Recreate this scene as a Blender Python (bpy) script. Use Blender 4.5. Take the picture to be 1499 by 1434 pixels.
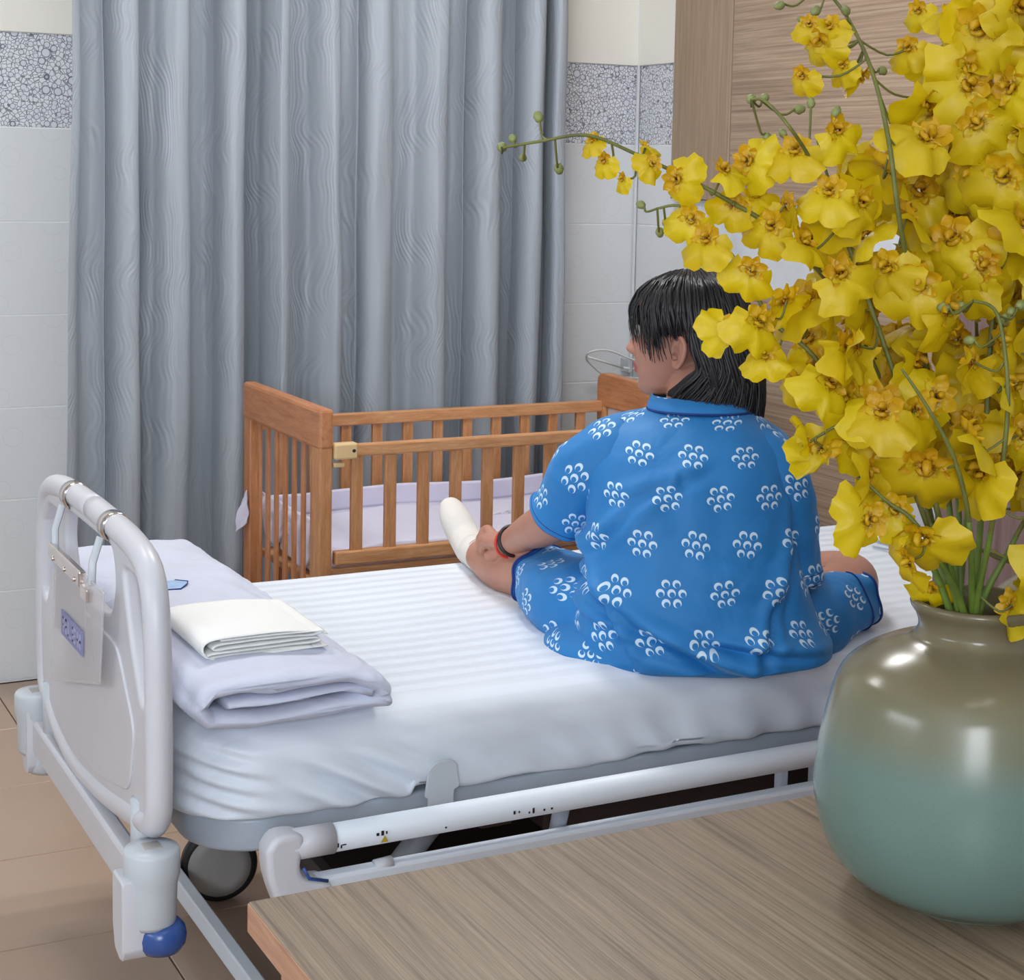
import bpy, bmesh, math, random
from mathutils import Vector, Matrix, noise
from math import sin, cos, pi, radians as R
S = bpy.context.scene
for o in list(bpy.data.objects): bpy.data.objects.remove(o)
COL = S.collection
# ------------------------------------------------------------------ camera
F, CX, CY, EYE = 2445.76, 749.0, 500.0, Vector((0, 0, 1.4))
yaw, pit, rol = .4774, .0995, .0194
_r = Vector((cos(yaw), -sin(yaw), 0)); FW = Vector((sin(yaw)*cos(pit), cos(yaw)*cos(pit), -sin(pit)))
_u = _r.cross(FW)
RT = _r*cos(rol)+_u*sin(rol); UP = -_r*sin(rol)+_u*cos(rol)
cam = bpy.data.cameras.new('camera'); co = bpy.data.objects.new('camera', cam); COL.objects.link(co)
m = Matrix.Identity(4)
for i in range(3):
    m[i][0] = RT[i]; m[i][1] = UP[i]; m[i][2] = -FW[i]; m[i][3] = EYE[i]
co.matrix_world = m
cam.sensor_fit = 'HORIZONTAL'; cam.sensor_width = 36; cam.lens = F/1499*36
cam.shift_x = (749.5-CX)/1499; cam.shift_y = -(717-CY)/1499
cam.clip_start = .02; cam.clip_end = 50
S.camera = co
def at_depth(x, y, d): return EYE+d*(FW+RT*((x-CX)/F)-UP*((y-CY)/F))
def _ray(x, y): return FW+RT*((x-CX)/F)-UP*((y-CY)/F)
def on_x(x, y, X): d = _ray(x, y); return EYE+d*(X/d.x)
def on_y(x, y, Y): d = _ray(x, y); return EYE+d*(Y/d.y)
def on_z(x, y, Z): d = _ray(x, y); return EYE+d*((Z-1.4)/d.z)
# ------------------------------------------------------------------ world, lamps, exposure
W = bpy.data.worlds.new('world'); S.world = W; W.use_nodes = True
W.node_tree.nodes['Background'].inputs[0].default_value = (.85, .92, 1, 1); W.node_tree.nodes['Background'].inputs[1].default_value = .3
S.view_settings.view_transform = 'Standard'; S.view_settings.look = 'None'; S.view_settings.gamma = 1
S.view_settings.use_curve_mapping = False; S.view_settings.exposure = 0.4
def area(name, loc, sx, sy, power, color, rot=(0, 0, 0)):
    l = bpy.data.lights.new(name, 'AREA'); l.shape = 'RECTANGLE'; l.size = sx; l.size_y = sy; l.energy = power; l.color = color
    o = bpy.data.objects.new(name, l); COL.objects.link(o); o.location = loc; o.rotation_euler = rot
    return o
LAMPS = [(1.6, 3.2, 18, 'over the far side of the bed'), (.35, 3.25, 9, 'over the bed foot side of the room'), (.9, .9, 1.5, 'over the desk end of the room')]
for lx, ly, pw, _ in LAMPS:
    for dy in (-.12, .12): area('ceiling_lamp_light', (lx, ly+dy, 2.72), .5, .05, pw/2, (1, .99, .975))
area('window_light', (-.85, -1.22, 1.75), 1.1, 1.1, 42, (.86, .93, 1), (R(90), 0, 0))  # fill for camera-facing surfaces, from an added, unseen front-wall window
area('window_light', (-1.42, 1.5, 1.6), .4, 1.3, 9, (.84, .93, 1), (0, R(-90), 0))  # side fill from an added, unseen left-wall window
# ------------------------------------------------------------------ object helpers
def tag(o, label=None, cat=None, group=None, kind=None):
    if label: o['label'] = label
    if cat: o['category'] = cat
    if group: o['group'] = group
    if kind: o['kind'] = kind
    return o
def empty(name, loc=(0, 0, 0)):
    o = bpy.data.objects.new(name, None); COL.objects.link(o); o.location = loc; o.empty_display_size = .1
    return o
INV = {}
def link(name, me, mat=None, parent=None, smooth=True):
    o = bpy.data.objects.new(name, me); COL.objects.link(o)
    if mat is not None and len(me.materials) == 0:
        for mm in (mat if isinstance(mat, (list, tuple)) else [mat]): me.materials.append(mm)
    if smooth:
        me.polygons.foreach_set('use_smooth', [True]*len(me.polygons))
    if parent is not None:
        o.parent = parent
        p = Vector(); q = parent
        while q is not None: p = p+Vector(q.location); q = q.parent
        if p.length: o.location = -p      # meshes are modelled in world coordinates
    return o
def mesh(name, vs, fs, uvs=None):
    me = bpy.data.meshes.new(name); me.from_pydata([tuple(v) for v in vs], [], fs)
    if uvs:
        l = me.uv_layers.new(name='UVMap')
        for p in me.polygons:
            for k, li in enumerate(p.loop_indices): l.data[li].uv = uvs[p.index][k]
    me.update(); return me
def from_bm(name, bm):
    me = bpy.data.meshes.new(name); bm.to_mesh(me); bm.free(); return me
def add_box(bm, lo, hi, bev=0.0, seg=2):
    lo = Vector(lo); hi = Vector(hi)
    r = bmesh.ops.create_cube(bm, size=1.0)
    for v in r['verts']: v.co = Vector(((lo[i]+hi[i])/2+v.co[i]*(hi[i]-lo[i]) for i in range(3)))
    if bev:
        es = list({e for v in r['verts'] for e in v.link_edges})
        bmesh.ops.bevel(bm, geom=es, offset=bev, segments=seg, affect='EDGES', profile=.5)
def box(name, lo, hi, mat, parent=None, bev=.003, seg=2):
    bm = bmesh.new(); add_box(bm, lo, hi, bev, seg); return link(name, from_bm(name, bm), mat, parent, smooth=False)
def frames(path):
    path = [Vector(p) for p in path]; n = len(path); T = []
    for i in range(n): T.append((path[min(i+1, n-1)]-path[max(i-1, 0)]).normalized())
    a = Vector((0, 0, 1)) if abs(T[0].z) < .9 else Vector((1, 0, 0))
    N = [(a-T[0]*a.dot(T[0])).normalized()]
    for i in range(1, n):
        v = N[-1]-T[i]*N[-1].dot(T[i]); N.append(v.normalized() if v.length > 1e-6 else N[-1])
    return path, T, N, [T[i].cross(N[i]) for i in range(n)]
def tube_geo(path, rad, seg=10, flat=1.0, cap=True, vs=None, fs=None):
    vs = [] if vs is None else vs; fs = [] if fs is None else fs
    path, T, N, B = frames(path); n = len(path); b0 = len(vs)
    for i in range(n):
        r = rad[i] if isinstance(rad, (list, tuple)) else rad
        for k in range(seg):
            t = 2*pi*k/seg; vs.append(path[i]+N[i]*r*cos(t)*flat+B[i]*r*sin(t))
    for i in range(n-1):
        for k in range(seg):
            a = b0+i*seg+k; b = b0+i*seg+(k+1) % seg; fs.append((a, b, b+seg, a+seg))
    if cap:
        for i, s in ((0, -1), (n-1, 1)):
            c = len(vs); vs.append(path[i]); o = b0+i*seg
            for k in range(seg):
                f = (o+k, o+(k+1) % seg, c); fs.append(f if s > 0 else f[::-1])
    return vs, fs
def tube(name, path, rad, mat, parent=None, seg=12, flat=1.0):
    vs, fs = tube_geo(path, rad, seg, flat); return link(name, mesh(name, vs, fs), mat, parent)
def catmull(pts, n=4):
    """pts: list of equal-length numeric tuples/Vectors; returns a smoothed list"""
    P = [tuple(p) for p in pts]; out = []
    for i in range(len(P)-1):
        p0 = P[max(i-1, 0)]; p1 = P[i]; p2 = P[i+1]; p3 = P[min(i+2, len(P)-1)]
        for k in range(n):
            t = k/n
            out.append(tuple(.5*((2*b)+(-a+c)*t+(2*a-5*b+4*c-d)*t*t+(-a+3*b-3*c+d)*t**3) for a, b, c, d in zip(p0, p1, p2, p3)))
    out.append(P[-1]); return out
def loft_geo(rings, close=True, cap0=False, cap1=False):
    n = len(rings[0]); vs = [v for r in rings for v in r]; fs = []
    for i in range(len(rings)-1):
        for k in range(n if close else n-1):
            a = i*n+k; b = i*n+(k+1) % n; fs.append((a, b, b+n, a+n))
    if cap0: fs.append(tuple(range(n))[::-1])
    if cap1: fs.append(tuple(range((len(rings)-1)*n, len(rings)*n)))
    return vs, fs
def lathe(name, prof, c, mat, parent=None, seg=64):
    rings = [[Vector((c[0]+r*cos(2*pi*k/seg), c[1]+r*sin(2*pi*k/seg), c[2]+z)) for k in range(seg)] for r, z in prof]
    vs, fs = loft_geo(rings); return link(name, mesh(name, vs, fs), mat, parent)
def curve_mesh(name, outlines, thick, bev, frame, mat, parent=None, res=3):
    """flat plate with holes: outlines in (u, v), frame = (origin, u, v, normal)"""
    cu = bpy.data.curves.new(name, 'CURVE'); cu.dimensions = '2D'; cu.fill_mode = 'BOTH'
    cu.extrude = thick/2-bev; cu.bevel_depth = bev; cu.bevel_resolution = res; cu.offset = -bev
    for ol in outlines:
        sp = cu.splines.new('POLY'); sp.points.add(len(ol)-1)
        for p, q in zip(sp.points, ol): p.co = (q[0], q[1], 0, 1)
        sp.use_cyclic_u = True
    t = bpy.data.objects.new('tmp', cu); COL.objects.link(t)
    dg = bpy.context.evaluated_depsgraph_get(); me = bpy.data.meshes.new_from_object(t.evaluated_get(dg))
    bpy.data.objects.remove(t); bpy.data.curves.remove(cu)
    o0, u, v, n = [Vector(q) for q in frame]
    for x in me.vertices: c = x.co.copy(); x.co = o0+u*c.x+v*c.y+n*c.z
    me.name = name; me.materials.clear()
    return link(name, me, mat, parent, smooth=False)
def rounded(poly, r, n=5):
    """round the corners of a closed polygon"""
    out = []; N = len(poly)
    for i in range(N):
        p = Vector(poly[i]); a = Vector(poly[i-1]); b = Vector(poly[(i+1) % N])
        rr = min(r, (a-p).length*.48, (b-p).length*.48)
        s = p+(a-p).normalized()*rr; e = p+(b-p).normalized()*rr
        for k in range(n+1):
            t = k/n; out.append(tuple(s*(1-t)**2+p*2*t*(1-t)+e*t*t))
    return out
def evaluated(me, mods):
    t = bpy.data.objects.new('tmp', me); COL.objects.link(t)
    for ty, kw in mods:
        md = t.modifiers.new(ty, ty)
        for k, v in kw.items(): setattr(md, k, v)
    dg = bpy.context.evaluated_depsgraph_get(); r = bpy.data.meshes.new_from_object(t.evaluated_get(dg))
    bpy.data.objects.remove(t); return r
def auto(o, ang=35):
    me = o.data; me.polygons.foreach_set('use_smooth', [True]*len(me.polygons))
    bm = bmesh.new(); bm.from_mesh(me)
    for e in bm.edges:
        if len(e.link_faces) == 2 and e.calc_face_angle(0) > R(ang): e.smooth = False
    bm.to_mesh(me); bm.free(); return o
# ------------------------------------------------------------------ materials
class NT:
    def __init__(s, name):
        s.m = bpy.data.materials.new(name); s.m.use_nodes = True; s.t = s.m.node_tree; s.n = s.t.nodes; s.b = s.n['Principled BSDF']
    def node(s, ty, **kw):
        n = s.n.new(ty)
        for k, v in kw.items(): setattr(n, k, v)
        return n
    def set(s, sock, v):
        if hasattr(v, 'is_output') or isinstance(v, bpy.types.NodeSocket): s.t.links.new(v, sock)
        else: sock.default_value = v
    def math(s, op, a, b=0.0, c=0.0, clamp=False):
        n = s.node('ShaderNodeMath', operation=op); n.use_clamp = clamp
        for i, v in enumerate((a, b, c)): s.set(n.inputs[i], v)
        return n.outputs[0]
    def vmath(s, op, a, b=(0, 0, 0)):
        n = s.node('ShaderNodeVectorMath', operation=op); s.set(n.inputs[0], a); s.set(n.inputs[1], b)
        return n.outputs['Value' if op in ('LENGTH', 'DISTANCE', 'DOT_PRODUCT') else 'Vector']
    def mix(s, f, a, b):
        n = s.node('ShaderNodeMix', data_type='RGBA'); s.set(n.inputs[0], f); s.set(n.inputs[6], a); s.set(n.inputs[7], b); return n.outputs[2]
    def ramp(s, f, stops, interp='LINEAR'):
        n = s.node('ShaderNodeValToRGB'); e = n.color_ramp.elements; n.color_ramp.interpolation = interp
        while len(e) < len(stops): e.new(.5)
        for x, (p, c) in zip(e, stops): x.position = p; x.color = c
        s.set(n.inputs[0], f); return n.outputs[0]
    def pos(s, scale=(1, 1, 1), kind='Position'):
        g = s.node('ShaderNodeNewGeometry').outputs['Position'] if kind == 'Position' else s.node('ShaderNodeTexCoord').outputs[kind]
        return s.vmath('MULTIPLY', g, scale)
    def noise(s, v, scale=5., detail=3., rough=.5, dist=0.):
        n = s.node('ShaderNodeTexNoise'); s.set(n.inputs['Vector'], v); n.inputs['Scale'].default_value = scale
        n.inputs['Detail'].default_value = detail; n.inputs['Roughness'].default_value = rough; n.inputs['Distortion'].default_value = dist
        return n.outputs[0]
    def bump(s, h, strength=.3, dist=.01, prev=None):
        n = s.node('ShaderNodeBump'); n.inputs['Strength'].default_value = strength; n.inputs['Distance'].default_value = dist
        s.set(n.inputs['Height'], h)
        if prev is not None: s.set(n.inputs['Normal'], prev)
        return n.outputs[0]
    def out(s, color=None, rough=None, metal=None, normal=None, spec=None, **kw):
        b = s.b.inputs
        if color is not None: s.set(b['Base Color'], color)
        if rough is not None: s.set(b['Roughness'], rough)
        if metal is not None: s.set(b['Metallic'], metal)
        if spec is not None: s.set(b['Specular IOR Level'], spec)
        if normal is not None: s.set(b['Normal'], normal)
        for k, v in kw.items(): s.set(b[k.replace('_', ' ')], v)
        return s.m
def srgb(r, g, b):
    f = lambda c: (c/255/12.92) if c <= 10.31 else ((c/255+.055)/1.055)**2.4
    return (f(r), f(g), f(b), 1)
def plain(name, col, rough=.5, metal=0., var=.06, nscale=8., bump=0., **kw):
    n = NT(name); p = n.pos(kind='Object'); nz = n.noise(p, nscale, 4)
    c2 = tuple(min(1, x*(1-var*2)) for x in col[:3])+(1,)
    c = n.mix(n.ramp(nz, [(.35, (0, 0, 0, 1)), (.7, (1, 1, 1, 1))]), col, c2)
    nm = n.bump(n.noise(p, nscale*30, 3), bump, .001) if bump else None
    return n.out(c, rough, metal, nm, **kw)
M = {}
M['joint'] = plain('tile_joint', srgb(248, 249, 247), .8)
M['paint'] = plain('cream_wall_paint', srgb(250, 247, 238), .75, var=.02, nscale=2, bump=.1)
M['ceil'] = plain('white_ceiling', srgb(238, 238, 234), .9)
M['bedplastic'] = plain('bed_white_plastic', srgb(206, 206, 212), .36, var=.02)
M['bedgrey'] = plain('bed_grey_steel', srgb(170, 180, 192), .38, var=.03)
M['bedwhite'] = plain('bed_white_steel', srgb(226, 233, 242), .42, var=.01)
M['bumper'] = plain('bumper_grey_plastic', srgb(196, 202, 208), .35, var=.02)
M['chrome'] = plain('chrome', srgb(215, 205, 200), .12, 1., var=.03)
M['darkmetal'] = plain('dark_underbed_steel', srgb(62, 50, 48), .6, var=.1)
M['rubber'] = plain('black_rubber', srgb(22, 20, 22), .5)
M['greyplastic'] = plain('grey_castor_disc', srgb(168, 164, 160), .45)
M['blueplastic'] = plain('blue_roller_plastic', srgb(52, 84, 150), .25)
M['black'] = plain('black_print', srgb(25, 25, 30), .6)
M['cream'] = plain('cream_plastic', srgb(222, 190, 140), .4)
M['whitewire'] = plain('white_wire', srgb(240, 240, 240), .3)
M['socket'] = plain('white_socket_plastic', srgb(225, 230, 235), .3)
M['yellowlab'] = plain('yellow_warning_print', srgb(200, 170, 60), .5)
def wood(name, c1, c2, c3, stretch, scale=1.0, rough=.45, kind='Position', bump=.15):
    n = NT(name); p = n.pos(stretch, kind); a = n.noise(p, 6*scale, 6, .6, .6); b = n.noise(p, 30*scale, 4, .6, .2)
    c = n.ramp(a, [(.3, c1), (.5, c2), (.72, c3)])
    c = n.mix(n.math('MULTIPLY', n.ramp(b, [(.42, (1, 1, 1, 1)), (.55, (0, 0, 0, 1))]), .35), c, c1)
    return n.out(c, rough, None, n.bump(b, bump, .002))
M['desk'] = wood('desk_laminate_oak', srgb(96, 80, 63), srgb(139, 120, 99), srgb(156, 136, 114), (24, .35, 24), 1.2, .42)
M['deskside'] = wood('desk_edge_laminate', srgb(150, 108, 84), srgb(176, 132, 106), srgb(190, 148, 122), (5, 1, 18), 1., .5)
M['panelh'] = wood('wall_laminate_horizontal', srgb(138, 116, 98), srgb(176, 152, 130), srgb(198, 177, 154), (1, .22, 20), 1.1, .45, bump=.4)
M['panelv'] = wood('cabinet_laminate_vertical', srgb(156, 134, 112), srgb(172, 149, 126), srgb(184, 162, 138), (14, 14, .5), 1.2, .5)
M['wardrobe'] = wood('wardrobe_laminate', srgb(118, 92, 86), srgb(138, 112, 106), srgb(150, 124, 118), (8, 8, .6), 1.2, .5)
M['cribx'] = wood('crib_wood_lengthwise', srgb(176, 122, 78), srgb(200, 146, 100), srgb(214, 164, 118), (1.5, 14, 14), 1., .4)
M['cribz'] = wood('crib_wood_upright', srgb(170, 114, 70), srgb(194, 138, 92), srgb(208, 156, 110), (14, 14, 1.5), 1., .4)
M['cribend'] = wood('crib_wood_end', srgb(166, 106, 66), srgb(188, 126, 84), srgb(200, 142, 98), (14, 14, 1.5), 1., .4)
M['criby'] = wood('crib_wood_crosswise', srgb(166, 106, 66), srgb(188, 126, 84), srgb(200, 142, 98), (14, 1.5, 14), 1., .4)
M['cribin'] = plain('crib_white_board', srgb(222, 210, 205), .5)
def glazed(name, base, c2):
    n = NT(name); uv = n.node('ShaderNodeUVMap').outputs[0]; ring = 0.0
    for cx, cy, r in ((.08, .06, .032), (.22, .245, .03), (.20, .13, .018), (.33, .17, .026), (.08, .20, .014), (.36, .03, .022), (.14, .0, .02)):
        d = n.vmath('DISTANCE', uv, (cx, cy, 0)); e = n.math('ABSOLUTE', n.math('SUBTRACT', d, r))
        ring = n.math('MAXIMUM', ring, n.math('SUBTRACT', 1.0, n.math('DIVIDE', e, .0012), clamp=True))
    c = n.mix(n.math('MULTIPLY', ring, .16), base, c2)
    return n.out(c, .22, None, n.bump(n.noise(n.pos(), 3, 2), .04, .01))
M['tile'] = glazed('glazed_wall_tile', srgb(232, 235, 238), srgb(150, 150, 155))
def pebble():
    n = NT('pebble_print_tile'); p = n.pos()
    v = n.node('ShaderNodeTexVoronoi', feature='DISTANCE_TO_EDGE'); n.set(v.inputs['Vector'], p); v.inputs['Scale'].default_value = 92
    c = n.ramp(v.outputs['Distance'], [(.0, srgb(120, 122, 134)), (.035, srgb(140, 142, 154)), (.09, srgb(236, 238, 244)), (.5, srgb(240, 242, 246))])
    for sc, rr, th in ((48, .38, .45), (26, .30, .5)):
        v = n.node('ShaderNodeTexVoronoi', feature='F1'); n.set(v.inputs['Vector'], p); v.inputs['Scale'].default_value = sc; v.inputs['Randomness'].default_value = .8
        sep = n.node('ShaderNodeSeparateColor'); n.set(sep.inputs[0], v.outputs['Color'])
        q = n.math('DIVIDE', v.outputs['Distance'], n.math('MULTIPLY_ADD', sep.outputs[0], .12, rr-.06))
        cc = n.ramp(q, [(0, srgb(232, 234, 242)), (.78, srgb(226, 228, 238)), (.87, srgb(110, 112, 126)), (1., srgb(120, 122, 136))])
        c = n.mix(n.math('MULTIPLY', n.math('LESS_THAN', q, 1.0), n.math('GREATER_THAN', sep.outputs[1], th)), c, cc)
    return n.out(c, .3)
M['pebble'] = pebble()
def floor_mat():
    n = NT('floor_tile_ceramic'); a = n.noise(n.pos(), 3, 4); g = n.noise(n.pos(), 60, 3)
    c = n.mix(a, srgb(186, 160, 138), srgb(172, 146, 126)); c = n.mix(n.math('MULTIPLY', g, .12), c, srgb(140, 118, 102))
    return n.out(c, .28, None, n.bump(g, .03, .003))
M['floor'] = floor_mat(); M['grout'] = plain('dark_floor_grout', srgb(95, 72, 58), .8)
def curtain_mat():
    n = NT('grey_satin_curtain'); uv = n.node('ShaderNodeUVMap').outputs[0]
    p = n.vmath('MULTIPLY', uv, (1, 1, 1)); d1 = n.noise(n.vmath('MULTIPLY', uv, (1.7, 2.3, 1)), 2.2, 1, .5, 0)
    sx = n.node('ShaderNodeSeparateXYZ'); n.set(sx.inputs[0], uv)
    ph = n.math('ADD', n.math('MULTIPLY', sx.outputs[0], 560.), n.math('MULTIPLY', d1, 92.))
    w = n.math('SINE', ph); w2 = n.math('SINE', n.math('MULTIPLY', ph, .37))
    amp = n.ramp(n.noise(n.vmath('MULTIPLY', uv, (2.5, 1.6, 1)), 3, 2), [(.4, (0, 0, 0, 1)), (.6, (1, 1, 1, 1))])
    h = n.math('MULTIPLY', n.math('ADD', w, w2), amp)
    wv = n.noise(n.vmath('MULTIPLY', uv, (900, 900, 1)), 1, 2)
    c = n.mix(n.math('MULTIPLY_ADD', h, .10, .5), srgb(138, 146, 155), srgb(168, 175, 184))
    nm = n.bump(n.math('ADD', h, n.math('MULTIPLY', wv, .6)), .22, .002)
    return n.out(c, .36, None, nm, None, Sheen_Weight=.1, Sheen_Roughness=.3)
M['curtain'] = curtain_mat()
def cloth(name, col, rough=.85, stripe=0., nz=.25):
    n = NT(name); p = n.pos(); a = n.noise(p, 4, 4, .5, .6); b = n.noise(p, 16, 4, .55, .8); wv = n.noise(p, 500, 2)
    h = n.math('ADD', n.math('MULTIPLY', a, 1.), n.math('MULTIPLY', b, .35))
    nm = n.bump(h, nz, .02); nm = n.bump(wv, .15, .0006, nm); c = col; rg = rough
    if stripe:
        s = n.node('ShaderNodeSeparateXYZ'); n.set(s.inputs[0], p)
        st = n.math('SINE', n.math('MULTIPLY', s.outputs[1], 2*pi/stripe)); k = n.ramp(n.math('MULTIPLY_ADD', st, .5, .5), [(.42, (0, 0, 0, 1)), (.58, (1, 1, 1, 1))])
        c = n.mix(n.math('MULTIPLY', k, 1.), col, tuple(x*.955 for x in col[:3])+(1,)); rg = n.math('MULTIPLY_ADD', k, -.3, rough)
    return n.out(c, rg, None, nm, Sheen_Weight=.15)
M['sheet'] = cloth('white_bed_sheet', srgb(226, 233, 243), .75, .045, .14)
M['quilt'] = cloth('lavender_white_quilt', srgb(204, 208, 226), .9, 0, .4)
M['linen'] = cloth('white_linen', srgb(240, 240, 238), .9, 0, .15)
M['cribsheet'] = cloth('lilac_crib_sheet', srgb(214, 212, 232), .9, 0, .25)
M['sock'] = cloth('white_ribbed_sock', srgb(222, 216, 210), .95, 0, .4)
M['bluepatch'] = plain('blue_print', srgb(165, 192, 228), .8, nscale=60)
M['piping'] = plain('navy_piping', srgb(18, 58, 130), .7)
def pattern_mat():
    n = NT('blue_crescent_print'); uv = n.node('ShaderNodeUVMap').outputs[0]
    A, Hh = .088, .079; s = n.node('ShaderNodeSeparateXYZ'); n.set(s.inputs[0], uv)
    v = n.math('DIVIDE', s.outputs[1], Hh); row = n.math('FLOOR', v); cv = n.math('MULTIPLY', n.math('SUBTRACT', n.math('SUBTRACT', v, row), .5), Hh)
    half = n.math('MULTIPLY', n.math('FLOORED_MODULO', row, 2.), .5)
    u = n.math('ADD', n.math('DIVIDE', s.outputs[0], A), half); cu = n.math('MULTIPLY', n.math('SUBTRACT', n.math('FRACT', u), .5), A)
    # each cluster is turned a little differently
    ro = n.math('MULTIPLY_ADD', n.math('SINE', n.math('ADD', n.math('MULTIPLY', row, 3.7), n.math('MULTIPLY', n.math('FLOOR', u), 5.3))), .22, 0.)
    cb = n.node('ShaderNodeCombineXYZ'); n.set(cb.inputs[0], cu); n.set(cb.inputs[1], cv)
    vr = n.node('ShaderNodeVectorRotate', rotation_type='Z_AXIS'); n.set(vr.inputs['Vector'], cb.outputs[0]); n.set(vr.inputs['Angle'], ro); q = vr.outputs[0]
    best = None; rr = .0178
    for k in range(7):
        c = (0, 0, 0) if k == 0 else (rr*cos(pi/3*k), rr*sin(pi/3*k), 0)
        d1 = n.math('SUBTRACT', n.vmath('DISTANCE', q, c), .0068)
        d2 = n.math('SUBTRACT', .0044, n.vmath('DISTANCE', q, (c[0]+.0010, c[1]+.0024, 0)))
        m_ = n.math('MAXIMUM', d1, d2); best = m_ if best is None else n.math('MINIMUM', best, m_)
    mask = n.math('MULTIPLY_ADD', best, -2200., .5, clamp=True)
    p = n.pos(); fold = n.noise(p, 9, 3, .5, .8)
    blue = n.mix(n.noise(p, 3, 2), srgb(24, 114, 182), srgb(34, 126, 194))
    c = n.mix(mask, blue, srgb(205, 228, 245))
    return n.out(c, .62, None, n.bump(fold, .35, .02), Sheen_Weight=.25, Sheen_Roughness=.5, Sheen_Tint=srgb(140, 190, 240))
M['shirt'] = pattern_mat()
def skin_mat():
    n = NT('skin'); p = n.pos(); a = n.noise(p, 14, 4)
    c = n.mix(a, srgb(190, 138, 116), srgb(172, 118, 100))
    return n.out(c, .5, None, n.bump(n.noise(p, 180, 3), .08, .001), Subsurface_Weight=.12, Subsurface_Scale=.02, Subsurface_Radius=(1, .35, .2))
M['skin'] = skin_mat(); M['lip'] = plain('lip', srgb(176, 92, 88), .4)
def hair_mat():
    n = NT('black_hair'); uv = n.node('ShaderNodeUVMap').outputs[0]; a = n.noise(n.pos((1, 1, .25)), 300, 3)
    c = n.mix(a, srgb(12, 12, 16), srgb(30, 26, 28))
    return n.out(c, .42, None, n.bump(a, .35, .001), None, Anisotropic=.5)
M['hair'] = hair_mat(); M['hairbrown'] = plain('brown_hair_end', srgb(58, 34, 30), .4)
def celadon():
    n = NT('celadon_glaze'); p = n.pos(kind='Generated'); s = n.node('ShaderNodeSeparateXYZ'); n.set(s.inputs[0], p)
    z = n.math('ADD', s.outputs[2], n.math('MULTIPLY', n.math('SUBTRACT', n.noise(p, 3, 3), .5), .06))
    c = n.ramp(z, [(0., srgb(92, 106, 92)), (.12, srgb(98, 120, 112)), (.5, srgb(100, 120, 112)), (.62, srgb(110, 112, 92)), (.78, srgb(114, 106, 82)), (1., srgb(104, 94, 72))])
    sp = n.ramp(n.noise(n.pos(), 420, 2), [(.6, (0, 0, 0, 1)), (.75, (1, 1, 1, 1))]); c = n.mix(n.math('MULTIPLY', sp, .35), c, srgb(96, 98, 78))
    return n.out(c, .21, None, n.bump(n.noise(n.pos(), 14, 2), .05, .004), .4)
M['celadon'] = celadon()
def petal(name, c1, c2, speck=False):
    n = NT(name); p = n.pos(kind='Object'); a = n.noise(p, 60, 3)
    oi = n.node('ShaderNodeObjectInfo').outputs['Random']
    c = n.mix(n.math('ADD', n.math('MULTIPLY', a, .5), n.math('MULTIPLY', oi, .5)), c1, c2)
    if speck:
        d = n.vmath('LENGTH', p); near = n.math('SUBTRACT', 1.6, n.math('DIVIDE', d, speck), clamp=True)
        sp = n.ramp(n.noise(p, 420, 2), [(.47, (0, 0, 0, 1)), (.53, (1, 1, 1, 1))])
        c = n.mix(n.math('MULTIPLY', near, sp), c, srgb(120, 40, 12))
    nm = n.bump(n.noise(n.pos((1, 1, 1), 'Object'), 160, 3), .35, .0015)
    n.out(c, .5, None, nm)
    tr = n.node('ShaderNodeBsdfTranslucent'); n.set(tr.inputs[0], c); mx = n.node('ShaderNodeMixShader'); mx.inputs[0].default_value = .35
    n.t.links.new(n.b.outputs[0], mx.inputs[1]); n.t.links.new(tr.outputs[0], mx.inputs[2]); n.t.links.new(mx.outputs[0], n.n['Material Output'].inputs[0])
    return n.m
M['lipyellow'] = petal('yellow_orchid_lip', srgb(216, 192, 10), srgb(204, 170, 6), .0062)
M['tepal'] = petal('golden_orchid_petal', srgb(216, 178, 12), srgb(198, 146, 10), .0042)
M['stem'] = plain('green_brown_stem', srgb(104, 106, 44), .6, var=.2, nscale=40)
M['stemgreen'] = plain('fresh_green_stalk', srgb(104, 128, 48), .55, var=.2, nscale=30)
M['bud'] = plain('green_flower_bud', srgb(128, 134, 78), .6, var=.15, nscale=90)
def clearfilm():
    n = NT('clear_plastic_sleeve'); n.out(srgb(215, 212, 215), .25, None, None, Alpha=.45); return n.m
M['film'] = clearfilm()
M['paper'] = plain('white_paper', srgb(200, 196, 202), .8); M['stampblue'] = plain('blue_stamp', srgb(140, 142, 186), .6); M['stamppale'] = plain('pale_stamp', srgb(176, 178, 205), .6)
M['brace1'] = plain('dark_brown_bracelet', srgb(40, 18, 20), .35); M['brace2'] = plain('red_bracelet', srgb(215, 60, 50), .4)
M['lampface'] = NT('lamp_tube').out(srgb(255, 250, 240), .4, Emission_Color=(1, .97, .92, 1), Emission_Strength=3.)
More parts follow.
